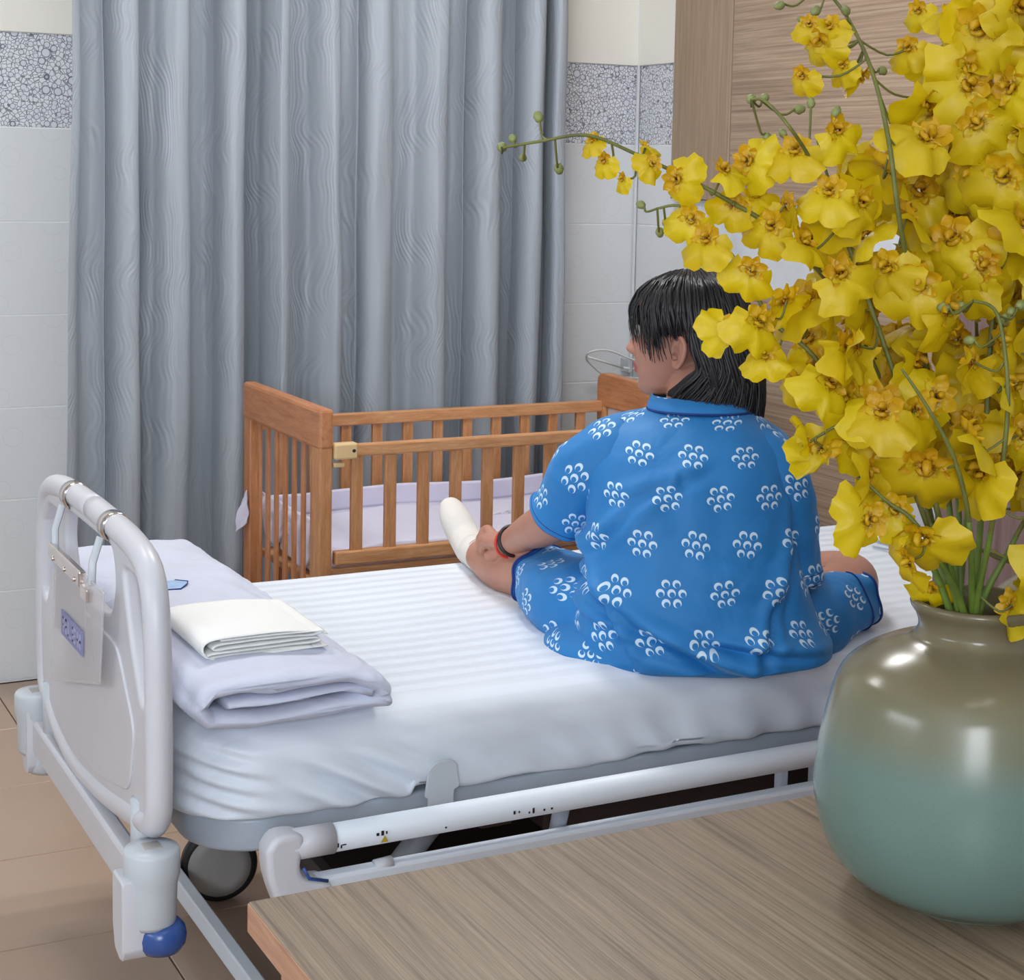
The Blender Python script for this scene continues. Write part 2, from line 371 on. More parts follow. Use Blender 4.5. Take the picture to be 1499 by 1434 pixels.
# ------------------------------------------------------------------ setting
WX, WY, LX, FY, CZ = 2.784, 4.548, -1.5, -1.3, 2.8
TP = .4045; TH = .2492
fl = tag(box('floor', (LX-.1, FY-.1, -.12), (WX+.1, WY+.1, -.004), M['grout'], bev=0), kind='structure')
bm = bmesh.new(); g = .0016; add_box(bm, (g, g, -.008), (TP-g, TP-g, 0), .0012, 1); tme = from_bm('tile', bm); tme.materials.append(M['floor'])
x0 = .79-6*TP; y0 = 3.763-13*TP
for i in range(11):
    for j in range(15):
        X = x0+i*TP; Y = y0+j*TP
        if X > WX-.02 or Y > WY-.02: continue
        w = min(TP, WX-X); h = min(TP, WY-Y)
        t = bpy.data.objects.new('tile', tme); COL.objects.link(t); t.parent = fl; t.location = (X, Y, 0); t.scale = (w/TP, h/TP, 1)
tag(box('ceiling', (LX-.1, FY-.1, CZ), (WX+.1, WY+.1, CZ+.1), M['ceil'], bev=0), kind='structure')
M['cool'] = plain('cool_white_paint', srgb(225, 230, 238), .8)
tag(box('wall_left', (LX-.1, FY, 0), (LX, WY, CZ), M['cool'], bev=0), kind='structure')
tag(box('wall_front', (LX, FY-.1, 0), (WX, FY, CZ), M['cool'], bev=0), kind='structure')
wb = tag(box('wall_back', (LX, WY+.0085, 0), (WX+.1, WY+.12, CZ), M['joint'], bev=0), kind='structure')
wr = tag(box('wall_right', (WX+.0085, FY, 0), (WX+.12, WY, CZ), M['joint'], bev=0), kind='structure')
def tile_mesh(name, w, h, mat, axis):
    """one tile in the wall plane with its lower left corner at the origin; uv in metres"""
    g = .0009; d = .0032; b = .0016
    pts = [(g, g, 0), (w-g, g, 0), (w-g, h-g, 0), (g, h-g, 0), (g+b, g+b, d), (w-g-b, g+b, d), (w-g-b, h-g-b, d), (g+b, h-g-b, d)]
    fs = [(4, 5, 6, 7), (0, 1, 5, 4), (1, 2, 6, 5), (2, 3, 7, 6), (3, 0, 4, 7)]
    vs = [(-p[0], -p[2], p[1]) if axis == 'y' else (-p[2], -p[0], p[1]) for p in pts]
    if axis == 'y': fs = [f[::-1] for f in fs]
    me = mesh(name, vs, fs, [[(pts[i][0], pts[i][1]) for i in f] for f in fs]); me.materials.append(mat); return me
ty_, py_ = tile_mesh('tile', .4, TH, M['tile'], 'y'), tile_mesh('tile', .4, TH, M['pebble'], 'y')
tx_, px_ = tile_mesh('tile', .4, TH, M['tile'], 'x'), tile_mesh('tile', .4, TH, M['pebble'], 'x')
def put(me, parent, loc, nm='tile'):
    t = bpy.data.objects.new(nm, me); COL.objects.link(t); t.parent = parent; t.location = loc
for k in range(7):
    for i in range(8): put(py_ if k == 6 else ty_, wb, (WX-.4*i, WY+.010, .0048+k*TH), 'border_tile' if k == 6 else 'tile')
    for i in range(5): put(px_ if k == 6 else tx_, wr, (WX+.010, WY-.4*i, .0048+k*TH), 'border_tile' if k == 6 else 'tile')
box('plaster', (LX, WY-.001, .0048+7*TH), (WX, WY+.01, CZ), M['paint'], wb, bev=0)
box('plaster', (WX-.001, WY-4.5, .0048+7*TH), (WX+.01, WY, CZ), M['paint'], wr, bev=0)
tag(box('trim_1', (WX-.0035, WY-.0035, .0), (WX+.004, WY+.004, CZ), M['tile'], bev=.001), kind='structure')
for lx, ly, _p, sd in LAMPS:
    L = empty('ceiling_lamp', (lx, ly, CZ)); tag(L, 'white fluorescent ceiling lamp '+sd, 'lamp')
    box('housing', (lx-.40, ly-.27, CZ-.05), (lx+.40, ly+.27, CZ), M['socket'], L, .006)
    for s in (-1, 1): tube('lamp_tube', [(lx-.36, ly+s*.12, CZ-.065), (lx+.36, ly+s*.12, CZ-.065)], .013, M['lampface'], L)
M['daylight'] = NT('daylit_pane').out(srgb(235, 240, 250), .5, Emission_Color=(.86, .93, 1, 1), Emission_Strength=1.5)  # glow of the added window panes
for k, (a, b, c_, d) in enumerate((((-1.4, -.3), (-1.29, -1.27), (1.2, 2.3), 'y'), ((-1.49, -1.47), (.85, 2.15), (1.4, 1.8), 'x'))):
    wn = tag(box('window_%d' % (k+1), (a[0], b[0], c_[0]), (a[1], b[1], c_[1]), M['daylight'], bev=0), kind='structure')  # unseen windows added to go with the fill lamps
    for f0, f1 in (((a[0]-.04, b[0]-.0 if d == 'y' else b[0]-.04, c_[0]-.04), (a[1]+.04, b[1] if d == 'y' else b[1]+.04, c_[0])), ((a[0]-.04, b[0] if d == 'y' else b[0]-.04, c_[1]), (a[1]+.04, b[1] if d == 'y' else b[1]+.04, c_[1]+.04))):
        if d == 'x': f0 = (a[0], f0[1], f0[2]); f1 = (a[1], f1[1], f1[2])
        box('window_frame', f0, f1, M['socket'], wn, .003)
# right wall furniture: upper cabinet, bedhead panel, socket
c = empty('wall_cabinet', (WX, 3.6, 1.34)); tag(c, 'brown laminate wall cabinet behind the flowers, high on the right wall', 'cabinet')
cx0 = WX-.03
box('side_stile', (cx0, 3.997, 1.338), (WX-.002, 4.298, 2.6), M['panelv'], c, .002)
box('door', (cx0+.003, 2.9, 1.338), (WX-.002, 3.995, 2.6), M['panelh'], c, .002)
bp = tag(box('bedhead_panel', (WX-.02, 2.3, .12), (WX-.001, 4.36, 1.083), M['panelh'], bev=.002), 'brown wood-grain wall panel behind the woman, below the white strip', 'panel')
wp = tag(box('wall_strip', (WX-.012, 2.3, 1.086), (WX-.001, 4.24, 1.336), M['socket'], bev=.001), 'smooth white panel strip between the hanging cabinet and the bedhead panel', 'panel')
for px, py, z in ((1290, 674, .692), (1298, 592, None)):
    p = on_x(px, py, WX-.02); s = empty('wall_socket', p)
    tag(s, 'white square wall socket low on the bedhead panel' if z else 'white wall socket higher on the bedhead panel, behind a spray', 'socket')
    box('plate', p+Vector((-.009, -.038, -.033)), p+Vector((0, .038, .033)), M['socket'], s, .003)
    for dy in (-.01, .01): box('slot', p+Vector((-.0095, dy-.0025, -.008)), p+Vector((-.0088, dy+.0025, .008)), M['black'], s, 0)
w = empty('wardrobe', (2.2, 1.8, 0)); tag(w, 'tall brown wardrobe beside the bed head, at the right edge behind the flowers', 'wardrobe')
box('carcass', (1.92, 1.45, .04), (2.55, 2.12, 2.3), M['wardrobe'], w, .002)
box('side_panel', (1.9, 1.45, .0), (1.919, 2.12, 2.3), M['wardrobe'], w, .002)
box('door', (1.925, 1.43, .06), (2.235, 1.449, 2.28), M['wardrobe'], w, .002); box('door', (2.24, 1.43, .06), (2.545, 1.449, 2.28), M['wardrobe'], w, .002)
# curtain
def curtain():
    c = empty('curtain', (1.65, 4.25, 2.6)); tag(c, 'long pleated grey-blue satin curtain hanging behind the crib', 'curtain')
    X0, X1 = .955, 2.375; nu, nv = 900, 60; zt, zb = 2.58, .07; vs = []; uvs = []; rnd = random.Random(4)
    # fold positions as photographed, with spacing that opens to the right
    fx = [.955, 1.0, 1.095, 1.14, 1.235, 1.30, 1.375, 1.43, 1.50, 1.56, 1.64, 1.70, 1.80, 1.87, 1.96, 2.04, 2.13, 2.19, 2.27, 2.31, 2.345, 2.375]
    am = [rnd.uniform(.6, 1.15) for _ in fx]; sharp = [rnd.random() for _ in fx]; sl = [rnd.uniform(-.05, .05) for _ in fx]
    for j in range(nv+1):
        z = zt+(zb-zt)*j/nv; t = j/nv; row = []
        pos = [x+(sl[i]*t*.5 if 0 < i < len(fx)-1 else 0)+(-.045*t*t if i == 0 else 0)-(.02*t if i == len(fx)-1 else 0) for i, x in enumerate(fx)]
        for i in range(nu+1):
            s = i/nu*(len(fx)-1); k = min(int(s), len(fx)-2); f = s-k
            sg = 1 if k % 2 == 0 else -1
            x = pos[k]+(pos[k+1]-pos[k])*f
            a = .060*(am[k]*(1-f)+am[k+1]*f)*(1+.15*t)
            e = cos(pi*f)*sg; e = math.copysign(abs(e)**(.7+.5*sharp[k]), e)
            x += .012*sin(2*pi*f)*(1 if sharp[k] > .4 else -.4)
            y = 4.30-a*e+.5*a*math.exp(-((f-.5)/.09)**2)*(1 if sharp[k] > .35 else .3)+.010*noise.noise(Vector((x*9, z*1.6, 3)))+.006*noise.noise(Vector((x*26, z*3.1, 7)))
            vs.append((x+.006*noise.noise(Vector((x*6, z*2.3, 11))), y, z)); row.append(i/nu*2.9)
        uvs.append((row, z))
    fs = []; fu = []
    for j in range(nv):
        for i in range(nu):
            a = j*(nu+1)+i; fs.append((a, a+nu+1, a+nu+2, a+1))
            fu.append([(uvs[j][0][i], uvs[j][1]), (uvs[j+1][0][i], uvs[j+1][1]), (uvs[j+1][0][i+1], uvs[j+1][1]), (uvs[j][0][i+1], uvs[j][1])])
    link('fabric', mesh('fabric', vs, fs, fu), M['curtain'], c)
    tube('curtain_rod', [(.8, 4.28, 2.62), (2.5, 4.28, 2.62)], .012, M['chrome'], c)
curtain()
# ------------------------------------------------------------------ baby crib
def crib():
    X0, X1, Y0, Y1 = 1.325, 2.39, 3.49, 4.03
    C = empty('baby_crib', (1.85, 3.75, 0)); tag(C, 'wooden slatted baby crib between the bed and the grey curtain', 'crib')
    # foot end (left)
    box('post', (X0, Y0, 0), (X0+.032, Y0+.05, .862), M['cribz'], C, .004)
    box('post', (X0, Y1-.05, 0), (X0+.032, Y1, .862), M['cribend'], C, .004)
    box('end_rail', (X0-.002, Y0-.002, .775), (X0+.034, Y1+.002, .868), M['criby'], C, .008)
    box('end_rail', (X0+.004, Y0+.05, .22), (X0+.028, Y1-.05, .28), M['cribend'], C, .003)
    n = 7
    for i in range(n):
        y = Y0+.05+(Y1-Y0-.1)*(i+.5)/n
        box('slat', (X0+.012, y-.010, .28), (X0+.020, y+.010, .776), M['cribend'], C, .002)
    # head end (right): shaped board with white panel
    box('post', (X1-.032, Y0, 0), (X1, Y0+.045, .80), M['cribz'], C, .004); box('post', (X1-.032, Y1-.045, 0), (X1, Y1, .80), M['cribz'], C, .004)
    yc = (Y0+Y1)/2; ol = rounded([(Y1, .76), (Y1, .855), (Y1-.16, .85), (Y0+.16, .85), (Y0, .855), (Y0, .76)], .035, 6)
    auto(curve_mesh('headboard_rail', [ol], .034, .004, ((X1-.016, 0, 0), (0, 1, 0), (0, 0, 1), (1, 0, 0)), M['criby'], C))
    box('head_panel', (X1-.022, Y0+.045, .34), (X1-.01, Y1-.045, .77), M['cribin'], C, .002)
    # back side, full height
    box('side_rail', (X0+.03, Y1-.03, .745), (X1-.03, Y1-.006, .776), M['cribx'], C, .003)
    box('side_rail', (X0+.03, Y1-.03, .24), (X1-.03, Y1-.006, .28), M['cribx'], C, .003)
    ns = 11
    for i in range(ns):
        x = X0+.03+(X1-X0-.06)*(i+.75)/(ns+.5)
        box('slat', (x-.014, Y1-.025, .28), (x+.014, Y1-.011, .746), M['cribz'], C, .002)
    # front drop side
    box('drop_rail', (X0+.075, Y0-.004, .757), (X1-.04, Y0+.02, .785), M['cribx'], C, .004)
    box('drop_rail', (X0+.04, Y0-.004, .508), (X1-.04, Y0+.022, .540), M['cribx'], C, .004)
    box('drop_rail', (X0+.032, Y0+.006, .455), (X1-.04, Y0+.03, .500), M['cribx'], C, .004)
    for i in range(12):
        x = 1.418+i*.0833
        if x > X1-.05: break
        box('slat', (x-.014, Y0+.001, .538), (x+.014, Y0+.015, .758), M['cribz'], C, .002)
    b = box('bracket', (X0+.034, Y0-.008, .752), (X0+.09, Y0+.018, .79), M['cream'], C, .005)
    tube('bracket_pin', [(X0+.08, Y0-.0095, .772), (X0+.08, Y0-.006, .772)], .004, M['black'], C)
    box('catch', (X0+.034, Y0-.004, .735), (X0+.06, Y0+.012, .745), M['cream'], C, .002)
    box('base_board', (X0+.03, Y0+.03, .43), (X1-.03, Y1-.03, .445), M['cribx'], C, .001)
    # bedding
    t = empty('crib_mattress', (1.85, 3.75, .45)); tag(t, 'lilac-white cot mattress pad lying inside the slatted crib', 'mattress')
    rings = []
    for z, ins in ((.446, .012), (.46, .0), (.51, .0), (.525, .01), (.53, .04), (.53, .12), (.53, .2)):
        rr = []
        for k in range(160):
            a = 2*pi*k/160; ca, sa = cos(a), sin(a); hx, hy = (X1-X0)/2-.045-ins, (Y1-Y0)/2-.045-ins
            e = 6.; r = (abs(ca)**e+abs(sa)**e)**(-1/e); x = hx*ca*r; y = hy*sa*r
            rr.append(Vector((x+1.86, y+3.755, z+.012*noise.noise(Vector((x*9, y*9, z*3))))))
        rings.append(rr)
    vs, fs = loft_geo(rings, cap0=True, cap1=True); link('pad', mesh('pad', vs, fs), M['cribsheet'], t)
    # bumper cloth standing along the back slats and spilling out over the left end
    vs = []; fs = []; nu, nv = 120, 10
    for i in range(nu+1):
        for j in range(nv+1):
            x = X0+.05+(X1-X0-.1)*i/nu; z = .52+.065*j/nv+.004*sin(x*12)
            vs.append((x, Y1-.05+.012*noise.noise(Vector((x*7, z*9, 1)))-(.03 if j == 0 else 0), z))
    for i in range(nu):
        for j in range(nv): a = i*(nv+1)+j; fs.append((a, a+1, a+nv+2, a+nv+1))
    bc = tag(link('bumper_cloth', evaluated(mesh('bumper_cloth', vs, fs), [('SOLIDIFY', dict(thickness=.008))]), M['cribsheet']), 'pale lilac cot bumper cloth standing along the back slats of the crib', 'cloth')
    # sheet edge spilling through the end slats
    vs = []; fs = []; nu, nv = 90, 16
    for i in range(nu+1):
        y = Y0+.055+(Y1-Y0-.07)*i/nu; dp = .10+.045*noise.noise(Vector((y*14, 0, 5)))+.03*sin(y*31)-.03*(i/nu)
        for j in range(nv+1):
            s = j/nv
            x = X0+.046-.008*min(1, s*3)*(1 if s < 1 else 1)+.004*noise.noise(Vector((y*30, s*5, 2))); z = .585-.035*(1-i/nu)*0-dp*s*1.1
            vs.append((x, y, z))
    for i in range(nu):
        for j in range(nv): a = i*(nv+1)+j; fs.append((a, a+1, a+nv+2, a+nv+1))
    tag(link('crib_sheet', evaluated(mesh('crib_sheet', vs, fs), [('SOLIDIFY', dict(thickness=.004))]), M['cribsheet']), 'crumpled lilac sheet bunched up behind the left end slats of the crib', 'sheet')
    vs = []; fs = []; nu, nv = 14, 14
    for i in range(nu+1):
        for j in range(nv+1):
            u, v = i/nu, j/nv
            p = Vector((X0-.004-.026*u*(.4+.6*v)-.006*sin(v*5)*u, Y1-.05+.03*u, .60-.045*u-.085*v*(1-.2*u)))
            vs.append(p+Vector((.006*noise.noise(p*40), .006*noise.noise(p*37), 0)))
    for i in range(nu):
        for j in range(nv): a = i*(nv+1)+j; fs.append((a, a+1, a+nv+2, a+nv+1))
    tag(link('hanging_cloth', evaluated(mesh('hanging_cloth', vs, fs), [('SOLIDIFY', dict(thickness=.003))]), M['cribsheet']), 'small pale cloth corner poking out at the far left post of the crib', 'cloth')
crib()
# white wire rack on the back wall, above the crib's head end
def wire():
    c = empty('wire_rack', (2.6, 4.52, .81)); tag(c, 'white wire rack loop on the tiled wall above the crib head', 'rack')
    P = [(858, 522), (862, 516), (878, 512), (895, 514), (920, 524), (945, 534), (955, 545), (940, 553), (915, 552), (895, 552), (880, 546), (868, 536), (860, 528), (858, 522)]
    pts = []
    for i, (x, y) in enumerate(P): pts.append(tuple(on_y(x, y, 4.50-.06*(.5+.5*sin(i/13*2*pi)))))
    tube('wire_loop', catmull(pts, 4), .0032, M['whitewire'], c, 8)
    tube('wire_bar', [on_y(860, 522, 4.48), on_y(912, 538, 4.48)], .0036, M['whitewire'], c, 8)
    tube('wire_bar', [on_y(912, 538, 4.48), on_y(945, 542, 4.53)], .0036, M['whitewire'], c, 8)
    p = on_y(916, 534, 4.52); box('bracket', p+Vector((-.008, -.03, -.022)), p+Vector((.008, .022, .022)), M['bumper'], c, .003)
wire()
# ------------------------------------------------------------------ hospital bed
BX0, BX1, BY0, BY1 = .655, 2.66, 2.245, 3.125
def bed():
    B = empty('hospital_bed', (1.6, 2.68, 0)); tag(B, 'white and grey adjustable hospital bed with folded side rail', 'bed')
    XF = .61; yc = 2.59; fr = ((XF, 0, 0), (0, 1, 0), (0, 0, 1), (1, 0, 0))
    half = [(0, .876), (.13, .874), (.25, .868), (.335, .848), (.372, .79), (.382, .68), (.385, .56), (.375, .485)]
    outer = [(yc-a, z) for a, z in half]+[(2.27, .466), (2.36, .45), (2.51, .426), (2.70, .412), (2.85, .432), (2.93, .468)]+[(yc+a, z) for a, z in half[::-1]][:-1]
    outer = [tuple(p) for p in catmull([*outer, outer[0]], 3)][:-1]
    cen = rounded([(2.745, .838), (2.435, .838), (2.415, .79), (2.44, .738), (2.53, .722), (2.65, .722), (2.74, .738), (2.765, .79)], .022)
    def slot(s): return rounded([(yc+s*.212, .822), (yc+s*.30, .822), (yc+s*.345, .775), (yc+s*.348, .655), (yc+s*.315, .645), (yc+s*.262, .72)], .02)
    fb = auto(curve_mesh('footboard', [outer, cen, slot(-1), slot(1)], .024, .008, fr, M['bedplastic'], B, 4), 50)
    P_ = [(XF, yc+(a-yc)*.955, .65+(z-.65)*.962) for a, z in outer]; vs, fs = tube_geo(P_+[P_[0]], .0195, 16); link('rim', mesh('rim', vs, fs), M['bedplastic'], B)
    # raised inset on the outer face
    ins = rounded([(2.40, .70), (2.30, .60), (2.33, .50), (2.52, .46), (2.70, .45), (2.86, .48), (2.88, .60), (2.78, .70)], .03)
    auto(curve_mesh('inset', [ins], .006, .0025, ((XF-.0125, 0, 0), (0, 1, 0), (0, 0, 1), (1, 0, 0)), M['bedplastic'], fb), 50)
    for y in (2.468, 2.728):
        rg = []
        for dy, ex in ((-.017, .0), (-.016, .0025), (.016, .0025), (.017, 0)):
            rr = []
            for k in range(40):
                a = 2*pi*k/40; e = 2.1; RZ = .65+(.873-.0*abs(y-yc)-.65)*.962-(.0035 if abs(y-yc) > .1 else 0)*0-.002; r = (abs(cos(a))**e+abs(sin(a))**e)**(-1/e)
                rr.append(Vector((XF+(.0205+ex)*cos(a)*r, y+dy, RZ+(.0205+ex)*sin(a)*r)))
            rg.append(rr)
        vs, fs = loft_geo(rg); link('chrome_band', mesh('chrome_band', vs, fs), M['chrome'], B)
    # mounts below the footboard, cross beam, bumpers
    box('end_beam', (.585, 2.26, .352), (.615, 2.99, .412), M['bedplastic'], B, .006)
    for y in (2.30, 2.90): tube('footboard_mount', [(.61, y, .40), (.61, y, .50)], .02, M['bumper'], B, 20)
    for y in (2.225, 3.0):
        s = 1 if y < 2.6 else 1
        bpp = empty('corner_bumper', (.60, y, .4)); bpp.parent = B; bpp.location = Vector((.60, y, .4))-Vector((1.6, 2.68, 0))
        def L(nm, me, mt):
            o = link(nm, me, mt, None); o.parent = bpp; o.location = -Vector((.60, y, .4)); return o
        prof = [(.0, .458), (.018, .458), (.022, .4575), (.037, .456), (.0395, .451), (.0395, .418), (.037, .410), (.0355, .40), (.034, .352), (.031, .345), (.0, .345)]
        rings = [[Vector((.60+r*cos(2*pi*k/40), y+r*sin(2*pi*k/40), z)) for k in range(40)] for r, z in prof]
        vs, fs = loft_geo(rings); L('bumper_body', mesh('bumper_body', vs, fs), M['bumper'])
        prof2 = [(y-.022, .420), (y+.034, .420), (y+.034, .345), (y+.022, .310), (y-.012, .302), (y-.022, .318)]
        rg = [[Vector((X_, q_[0], q_[1])) for q_ in rounded(prof2, .006, 3)] for X_ in (.553, .556, .590, .593)]
        rg[0] = [Vector((.553, y+(v.y-y)*.93, .362+(v.z-.362)*.95)) for v in rg[0]]
        if y > 2.6: rg = [[v+Vector((.022, -.012, .01)) for v in q_] for q_ in rg]
        vs, fs = loft_geo(rg, cap0=True, cap1=True); ob = L('bumper_bracket', mesh('bumper_bracket', vs, fs), M['bedplastic']); auto(ob, 30)
        bm = bmesh.new(); add_box(bm, (.588, y-.012, .4575), (.612, y+.012, .4595), .0008); me = from_bm('socket_hole', bm); L('socket_hole', me, M['greyplastic'])
        prof = [(0, .350), (.026, .349), (.033, .341), (.0355, .330), (.034, .318), (.027, .308), (0, .305)]
        rings = [[Vector((.612+r*cos(2*pi*k/40), y-.006+r*sin(2*pi*k/40), z)) for k in range(40)] for r, z in prof]
        vs, fs = loft_geo(rings); L('roller', mesh('roller', vs, fs), M['blueplastic' if y < 2.6 else 'bumper'])
    # deck frame: a grey band with rounded corners under the mattress
    def rrect(x0, x1, y0, y1, r, n=10):
        o = []
        for cx_, cy_, a0 in ((x1-r, y1-r, 0), (x0+r, y1-r, 90), (x0+r, y0+r, 180), (x1-r, y0+r, 270)):
            for k in range(n+1): a = R(a0+90*k/n); o.append((cx_+r*cos(a), cy_+r*sin(a)))
        return o
    base = rrect(BX0+.025, BX1-.02, BY0+.012, BY1-.012, .11)
    inner = rrect(BX0+.06, BX1-.06, BY0+.05, BY1-.05, .08)
    auto(curve_mesh('deck_frame', [base, inner], .052, .008, ((0, 0, .432), (1, 0, 0), (0, 1, 0), (0, 0, 1)), M['bedgrey'], B), 40)
    box('deck_plate', (BX0+.09, BY0+.09, .436), (BX1-.09, BY1-.09, .452), M['bedgrey'], B, .002)
    # retainer plate against the mattress side
    x, y = 1.0, BY0-.004; p = on_y(648, 1150, BY0-.006)
    ol = [(p.x-.026, p.z-.035), (p.x+.016, p.z-.035), (p.x+.016, p.z-.005), (p.x+.026, p.z-.003), (p.x+.02, p.z+.035), (p.x+.012, p.z+.042), (p.x-.012, p.z+.042), (p.x-.026, p.z+.03), (p.x-.032, p.z-.012), (p.x-.026, p.z-.014)]
    auto(curve_mesh('mattress_retainer', [rounded(ol, .004, 2)], .005, .001, ((0, BY0-.010, 0), (1, 0, 0), (0, 0, 1), (0, 1, 0)), M['bumper'], B))
    # underbed: lift housings and cross members
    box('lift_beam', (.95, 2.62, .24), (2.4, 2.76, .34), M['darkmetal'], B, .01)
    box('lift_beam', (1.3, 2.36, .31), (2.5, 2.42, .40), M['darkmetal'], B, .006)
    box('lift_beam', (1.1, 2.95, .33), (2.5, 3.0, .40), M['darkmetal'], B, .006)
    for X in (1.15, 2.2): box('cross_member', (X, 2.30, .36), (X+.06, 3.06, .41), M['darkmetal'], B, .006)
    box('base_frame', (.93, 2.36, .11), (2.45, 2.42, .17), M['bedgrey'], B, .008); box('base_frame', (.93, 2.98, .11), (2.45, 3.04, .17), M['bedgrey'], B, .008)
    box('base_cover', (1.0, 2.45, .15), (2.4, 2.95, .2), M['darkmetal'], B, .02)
    for sx in (1.05, 2.25):
        tube('lift_arm', [(sx, 2.5, .18), (sx+.18, 2.5, .38)], .022, M['bedgrey'], B); tube('lift_arm', [(sx, 2.9, .18), (sx+.18, 2.9, .38)], .022, M['bedgrey'], B)
    # castors and the brake bar between the foot pair
    for X in (.94, 2.36):
        for Y in (2.40, 3.0):
            k = empty('castor', (X, Y, 0)); k.parent = B; k.location = Vector((X, Y, 0))-Vector((1.6, 2.68, 0))
            def L(nm, me, mt, sm=True):
                o = link(nm, me, mt, None, sm); o.parent = k; o.location = -Vector((X, Y, 0)); return o
            ax = Vector((.20, .98, 0)).normalized() if X < 1 else Vector((.3, .95, 0)).normalized(); sd = ax.cross(Vector((0, 0, 1)))
            def wheel(nm, rp, mt):
                rg = [[Vector((X, Y, .073))+ax*o_+(sd*cos(2*pi*q/56)+Vector((0, 0, 1))*sin(2*pi*q/56))*r for q in range(56)] for r, o_ in rp]
                vs, fs = loft_geo(rg); return L(nm, mesh(nm, vs, fs), mt)
            wheel('tyre', [(.060, -.016), (.068, -.0165), (.073, -.008), (.073, .008), (.068, .0165), (.060, .016)], M['rubber'])
            wheel('disc', [(0, -.021), (.04, -.0205), (.060, -.017), (.0605, 0), (.060, .017), (0, .02)], M['greyplastic'])
            rg = []
            vs, fs = tube_geo([Vector((X, Y, .073))+ax*.026+Vector((0, 0, 0)), Vector((X, Y, .12))+ax*.026, Vector((X, Y, .155))+ax*.01, Vector((X, Y, .17))], [.012, .014, .018, .018], 12)
            L('fork', mesh('fork', vs, fs), M['greyplastic'])
    box('brake_bar', (.838, 2.35, .048), (.862, 3.03, .084), M['bedwhite'], B, .003)
    # folded side rail on the near side
    a = on_y(428, 1232, 2.165); b = on_y(1215, 1112, 2.165); b.z = a.z+(b.z-a.z)*.2
    za = a.z-.004; Y = 2.165
    tube('rail_tube', [(a.x+.002, Y, za), (2.35, Y, za)], .0205, M['bedwhite'], B, 24)
    tube('rail_sleeve', [(a.x-.004, Y, za), (a.x+.06, Y, za)], .0222, M['bedplastic'], B, 24)
    z2 = za-.062
    box('lower_rail', (a.x+.01, Y-.016, z2-.018), (2.35, Y+.012, z2+.012), M['bedwhite'], B, .005)
    ol = catmull([(a.x-.045, za+.004), (a.x-.03, za+.022), (a.x+.0, za+.022), (a.x+.012, za+.01), (a.x+.006, za-.026), (a.x+.016, za-.046), (a.x+.05, za-.055), (a.x+.05, za-.085), (a.x, za-.125), (a.x-.025, za-.085), (a.x-.042, za-.035), (a.x-.045, za+.004)], 3)[:-1]
    auto(curve_mesh('rail_bracket', [ol], .044, .009, ((0, Y, 0), (1, 0, 0), (0, 0, 1), (0, 1, 0)), M['bedplastic'], B, 3), 50)
    tube('blue_seal', [(a.x+.009, Y-.021, za-.028), (a.x+.018, Y-.021, za-.045), (a.x+.046, Y-.021, za-.0535)], .0026, M['blueplastic'], B, 8)
    tube('rail_strut', [(1.23, Y+.01, za-.01), (1.23, Y+.03, z2-.01)], .013, M['bedgrey'], B)
    for X in (1.66, 1.73): box('rail_hanger', (X-.009, Y+.022, za-.075), (X+.009, Y+.04, za-.012), M['bedwhite'], B, .004)
    box('lift_cover', (1.79, 2.25, za-.09), (1.92, 2.29, za-.012), M['bedgrey'], B, .004)
    tube('rail_knob', [(a.x+.125, Y-.004, z2+.008), (a.x+.152, Y-.004, z2+.010)], .011, M['bedplastic'], B)
    # tiny printed marks on the rail tube
    def mark(px, py, w, h, mt, nm='rail_print'):
        p = on_y(px, py, Y-.0205); dz = max(-.015, min(.015, p.z-za)); yy = Y-math.sqrt(max(.0205**2-dz**2, 0))-.0006
        q = Vector((p.x, yy, za+dz)); return box(nm, q+Vector((-w/2, -.0004, -h/2)), q+Vector((w/2, .0006, h/2)), mt, B, 0)
    for px, py, w, h in ((553, 1221, .004, .004), (560, 1219, .004, .007), (566, 1218, .002, .004), (495, 1237, .002, .006), (500, 1239, .002, .005), (504, 1236, .006, .0015), (653, 1211, .0025, .0025), (753, 1189, .003, .005), (760, 1188, .002, .003), (775, 1189, .002, .003), (781, 1186, .003, .008), (797, 1185, .003, .003), (808, 1183, .003, .003)):
        mark(px, py, w, h, M['black'])
    p = on_y(563, 1231, Y-.021)
    o = link('warning_triangle', mesh('warning_triangle', [(p.x-.006, Y-.0212, za-.011), (p.x+.006, Y-.0212, za-.011), (p.x, Y-.0222, za-.001), (p.x-.006, Y-.0206, za-.011), (p.x+.006, Y-.0206, za-.011), (p.x, Y-.0212, za-.001)], [(0, 1, 2), (5, 4, 3), (0, 3, 4, 1), (1, 4, 5, 2), (2, 5, 3, 0)]), M['yellowlab'], B, False)
    # headboard at the far end
    ol = rounded([(2.22, .40), (2.22, .80), (2.34, .90), (3.02, .90), (3.14, .80), (3.14, .40)], .06)
    auto(curve_mesh('headboard', [ol], .03, .01, ((2.70, 0, 0), (0, 1, 0), (0, 0, 1), (1, 0, 0)), M['bedplastic'], B), 50)
bed()
BEDTOP = .6
def sheet_top(x, y):
    return BEDTOP+.004*noise.noise(Vector((x*3, y*3, 0)))+.0016*sin(y*2*pi/.045+1.5*noise.noise(Vector((x*2, y*2, 9))))*(.5+.5*noise.noise(Vector((x*2.2, y*1.5, 4))))
